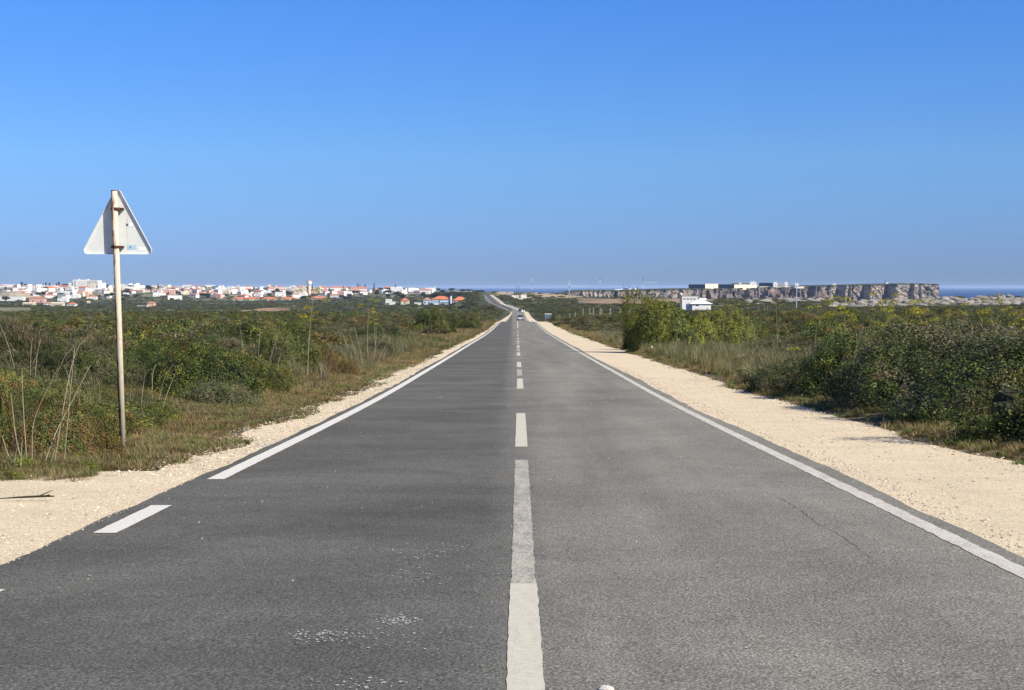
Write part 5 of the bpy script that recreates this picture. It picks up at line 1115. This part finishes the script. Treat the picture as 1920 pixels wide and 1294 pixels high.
# town houses
HP = []
def hproto(w_, d_, h_, roof, wm, rm_, second=False):
    mb = MB(); mb.box(-w_ / 2, w_ / 2, 0, d_, -2.5, h_)
    if second: mb.box(-w_ * .1, w_ * .42, 1.5, d_ - .5, h_ + .003, h_ + 2.8)
    parts = [('wall', mb.mesh('wall', wm))]; mb = MB()
    if roof == 'hip': mb.hip(-w_ / 2 - .5, w_ / 2 + .5, -.5, d_ + .5, h_ + .01, h_ + 2.2)
    elif roof == 'gable': mb.gable(-w_ / 2 - .3, w_ / 2 + .3, -.4, d_ + .4, h_ + .01, h_ + 2.0)
    else:
        mb.box(-w_ / 2 - .1, w_ / 2 + .1, -.12, .2, h_ + .004, h_ + .6); mb.box(-w_ / 2 - .1, -w_ / 2 + .2, .203, d_, h_ + .004, h_ + .6)
    parts.append(('roof', mb.mesh('roof', rm_)))
    for cx_ in (-w_ * .27, w_ * .27):
        mb = MB(); mb.box(cx_ - .65, cx_ + .65, -.03, .04, 1.0, 2.3); parts.append(('window', mb.mesh('window', M_darkwin)))
    return parts
HT = {'white flat roofed house': [hproto(13, 9, 5.6, 'flat', M_white, M_white, True), hproto(10, 8, 3.4, 'flat', M_white, M_white), hproto(17, 9, 6, 'flat', M_white, M_white)],
      'white house with orange tiled roof': [hproto(12, 9, 3.4, 'hip', M_white, M_tile), hproto(15, 9, 5.8, 'gable', M_white, M_tile)],
      'white house with faded tiled roof': [hproto(13, 9, 3.6, 'gable', M_white, M_tile2), hproto(11, 8, 5.6, 'hip', M_white, M_tile2)],
      'cream house': [hproto(12, 9, 5.2, 'flat', M_cream, M_cream, True), hproto(14, 8, 3.5, 'gable', M_cream, M_cream)],
      'pink house': [hproto(11, 8, 5.6, 'flat', M_pink, M_pink), hproto(12, 9, 5.4, 'hip', M_pink, M_tile2)]}
def place(parts, name, x, Y, rz, label, group, s=(1, 1, 1)):
    o = empty(name, (x, Y, g1(x, Y)), rz, label, 'house', group); o.scale = s
    for nm, me in parts: link(nm, me, o)
    return o
HN = list(HT); rng = np.random.default_rng(8); used = []
heroes = [(449, 566, 'leftmost orange roofed bungalow of the row at the town foot', 2200), (471, 566.5, 'second orange roofed bungalow from the left in the row', 2200), (505, 566, 'wide orange roofed bungalow in the middle of the row', 2200), (540, 566, 'orange roofed bungalow at the right end of the row', 2200), (597, 566, 'orange roofed bungalow right below the water tower', 2180)]
Hb = [('wall', None)]
mbw = MB(); mbw.box(-11, 11, 0, 9, -2.5, 2.6); mbr = MB(); mbr.hip(-12, 12, -.8, 10, 2.61, 5.2); mbp = MB(); mbp.box(-3, 4, -3.5, -.01, -2.5, 2.3); mbg = MB(); mbg.hip(-3.5, 4.5, -4, 1.5, 2.31, 4.4)
HBp = [('wall', mbw.mesh('wall', M_tan)), ('roof', mbr.mesh('roof', M_tile)), ('porch', mbp.mesh('porch', M_cream)), ('porch_roof', mbg.mesh('porch_roof', M_tile))]
for px, py, lab, Y in heroes: place(HBp, 'bungalow', ray(px, 560)[0] * Y, Y, 0, lab, None); used.append((ray(px, 560)[0] * Y, Y, 14))
heroes2 = [(69, 2050, HT['pink house'][1], (1.8, 1, 1.2), 'large red barn like house with domed roof low at the left of the town'), (117, 2080, HT['white flat roofed house'][0], (1.1, 1, 1), 'white cube house right of the large red barn'), (22, 2180, HT['white flat roofed house'][2], (2.1, 1, 1), 'long white building with dark bays at the left picture edge'),
           (53, 1750, HT['cream house'][1], (1, 1, .7), 'small cream shed below the red barn'), (88, 1720, HT['white house with faded tiled roof'][0], (.7, 1, .8), 'small white farmhouse below the white cube house'), (107, 1720, HT['cream house'][1], (1, 1, .8), 'low pale farm shed right of the small white farmhouse'), (133, 1700, HT['white house with orange tiled roof'][0], (.8, 1, .9), 'small orange farmhouse below the pink houses'),
           (282, 1650, HT['pink house'][1], (.65, 1, .8), 'small tan farmhouse alone on the slope right of the sign pole'), (266, 1640, HT['white flat roofed house'][1], (1.1, 1, .4), 'low pale wall like shed beside the small tan farmhouse'), (165, 2000, HT['cream house'][1], (.3, .5, .6), 'tiny white hut alone below the town, left of the sign pole'),
           (155, 2500, HT['pink house'][0], (1.6, 1, 1.3), 'pink apartment house in the middle of the town left of the sign pole'), (310, 2650, HT['pink house'][0], (1.3, 1, 1.5), 'pink apartment pair right of the sign pole'), (322, 2640, HT['pink house'][0], (.9, 1, 1.4), 'right hand block of the pink apartment pair'),
           (87, 3150, HT['white flat roofed house'][2], (2.4, 1, 1.0), 'long low white building on the skyline left of the hotel'), (20, 3250, HT['white flat roofed house'][2], (2.4, 1, 1.1), 'long low white building on the skyline at the left picture edge'),
           (409, 2750, HT['white flat roofed house'][0], (2.0, 1, 1.2), 'broad white apartment block left of the orange row'), (562, 2400, HT['white flat roofed house'][2], (1.1, 1, 1.4), 'bright white block just below the water tower'), (525, 2480, HT['white flat roofed house'][2], (1., 1, 1.3), 'bright white block left of the water tower foot'),
           (635, 3000, HT['white house with orange tiled roof'][1], (2.4, 1, 1.2), 'long building with dark red roof right of the water tower'), (672, 2750, HT['white house with orange tiled roof'][1], (2., 1, 1.5), 'large white building with orange gable below the tall conifers'), (650, 2450, HT['white flat roofed house'][0], (1.5, 1, 1), 'white stepped terrace below the large white gabled building'), (744, 2800, HT['white flat roofed house'][0], (1.8, 1, 1.4), 'white gabled block under the small conifer')]
for px, Y, pr, sc3, lab in heroes2: place(pr, 'town_house', ray(px, 560)[0] * Y, Y, 0, lab, None, sc3); used.append((ray(px, 560)[0] * Y, Y, 9 * sc3[0]))
cnt = 0; tries = 0
while cnt < 262 and tries < 9000:
    tries += 1; px = rng.uniform(-12, 815); Y = 2230 + 1080 * rng.random() ** .8; x = ray(px, 545)[0] * Y
    dens = .55 + .45 * vn(px / 55., Y / 260., 3); dens *= 1 if Y > 2500 else .55; dens *= 1 if px < 640 else (.75 if Y > 2650 else .12); dens *= 1 if not (330 < px < 390 and Y < 2600) else .2
    if rng.random() > dens or any(abs(x - a) < (r_ * .5 + 7) and abs(Y - b) < 24 for a, b, r_ in used): continue
    nm = HN[rng.choice(5, p=[.5, .17, .14, .12, .07])]; pr = HT[nm][rng.integers(len(HT[nm]))]
    zone_ = ['at the left picture edge', 'below the hotel', 'just right of the sign pole', 'left of the pink blocks', 'above the orange row', 'around the water tower', 'below the conifers', 'right of the tall conifers'][int(np.searchsorted([60, 210, 300, 380, 540, 620, 670], px))]
    row = 'low' if Y < 2550 else ('mid height' if Y < 2900 else 'high')
    lab = f'{nm} {row} in town {zone_}'
    place(pr, 'town_house', x, Y, rng.normal(0, .45), lab, lab.replace('house', 'houses', 1), (rng.uniform(.75, 1.3), 1, rng.uniform(.85, 1.25))); used.append((x, Y, 13)); cnt += 1
# earth mound at the left
x = ray(24, 555)[0] * 2350; z = g1(x, 2350); V = []; Fc = []
for j in range(9):
    for i in range(28):
        a = i / 28 * 6.283; r_ = 1 - j / 8; V.append((math.cos(a) * (40 * r_ + 2) + 0, math.sin(a) * (30 * r_ + 2), -2 + 13.5 * (1 - r_ ** 1.6) + .5 * vn(i * .9, j * 1.3, 2)))
for j in range(8):
    for i in range(28): Fc.append((j * 28 + i, j * 28 + (i + 1) % 28, (j + 1) * 28 + (i + 1) % 28, (j + 1) * 28 + i))
mb = MB(); mb.add(V, Fc); o = mb.build('earth_mound', rocky('bare tan earth', (.2, .17, .12), (.34, .3, .22), .08, .5, .5), None, (x, 2350, z)); tag(o, 'bare tan earth mound among the houses at the left picture edge', 'mound')

# boulders along the cliff edge at the right
rng = np.random.default_rng(31); cnt = 0
while cnt < 240:
    px = rng.uniform(1400, 1935)
    if px > 1560: Y = rng.uniform(660, 900); s = rng.uniform(.9, 2.8)
    else: Y = rng.uniform(950, 1330); s = rng.uniform(1.5, 4.0)
    x = ray(px, 560)[0] * Y
    if vn(x / 14, Y / 40, 55) < .38: continue
    z = g1(x, Y)
    if z < -14: continue
    lab = ('broad ' if s > (1.8 if px > 1560 else 2.8) else 'small ') + ('near ' if Y < (780 if px > 1560 else 1120) else 'far ')
    lab += ['pale rock on the slope left of the utility pole', 'pale rock on the slope right of the utility pole', 'limestone boulder below the dark cliff gullies', 'limestone boulder below the lighthouse cliff', 'limestone boulder below the cliff end', 'limestone boulder where the open sea begins', 'limestone boulder below the middle of the open sea', 'limestone boulder at the right picture edge'][int(np.searchsorted([1490, 1560, 1620, 1700, 1765, 1820, 1880], px))]
    o = link('boulder', ROCKS[int(rng.integers(6))], None, (x, Y, z - .1), label=lab, cat='boulder', group=lab.replace('boulder', 'boulders').replace('rock', 'rocks')); o.scale = (s * 1.3, s, s * rng.uniform(.4, .75)); o.rotation_euler = (0, 0, rng.random() * 6.28); cnt += 1
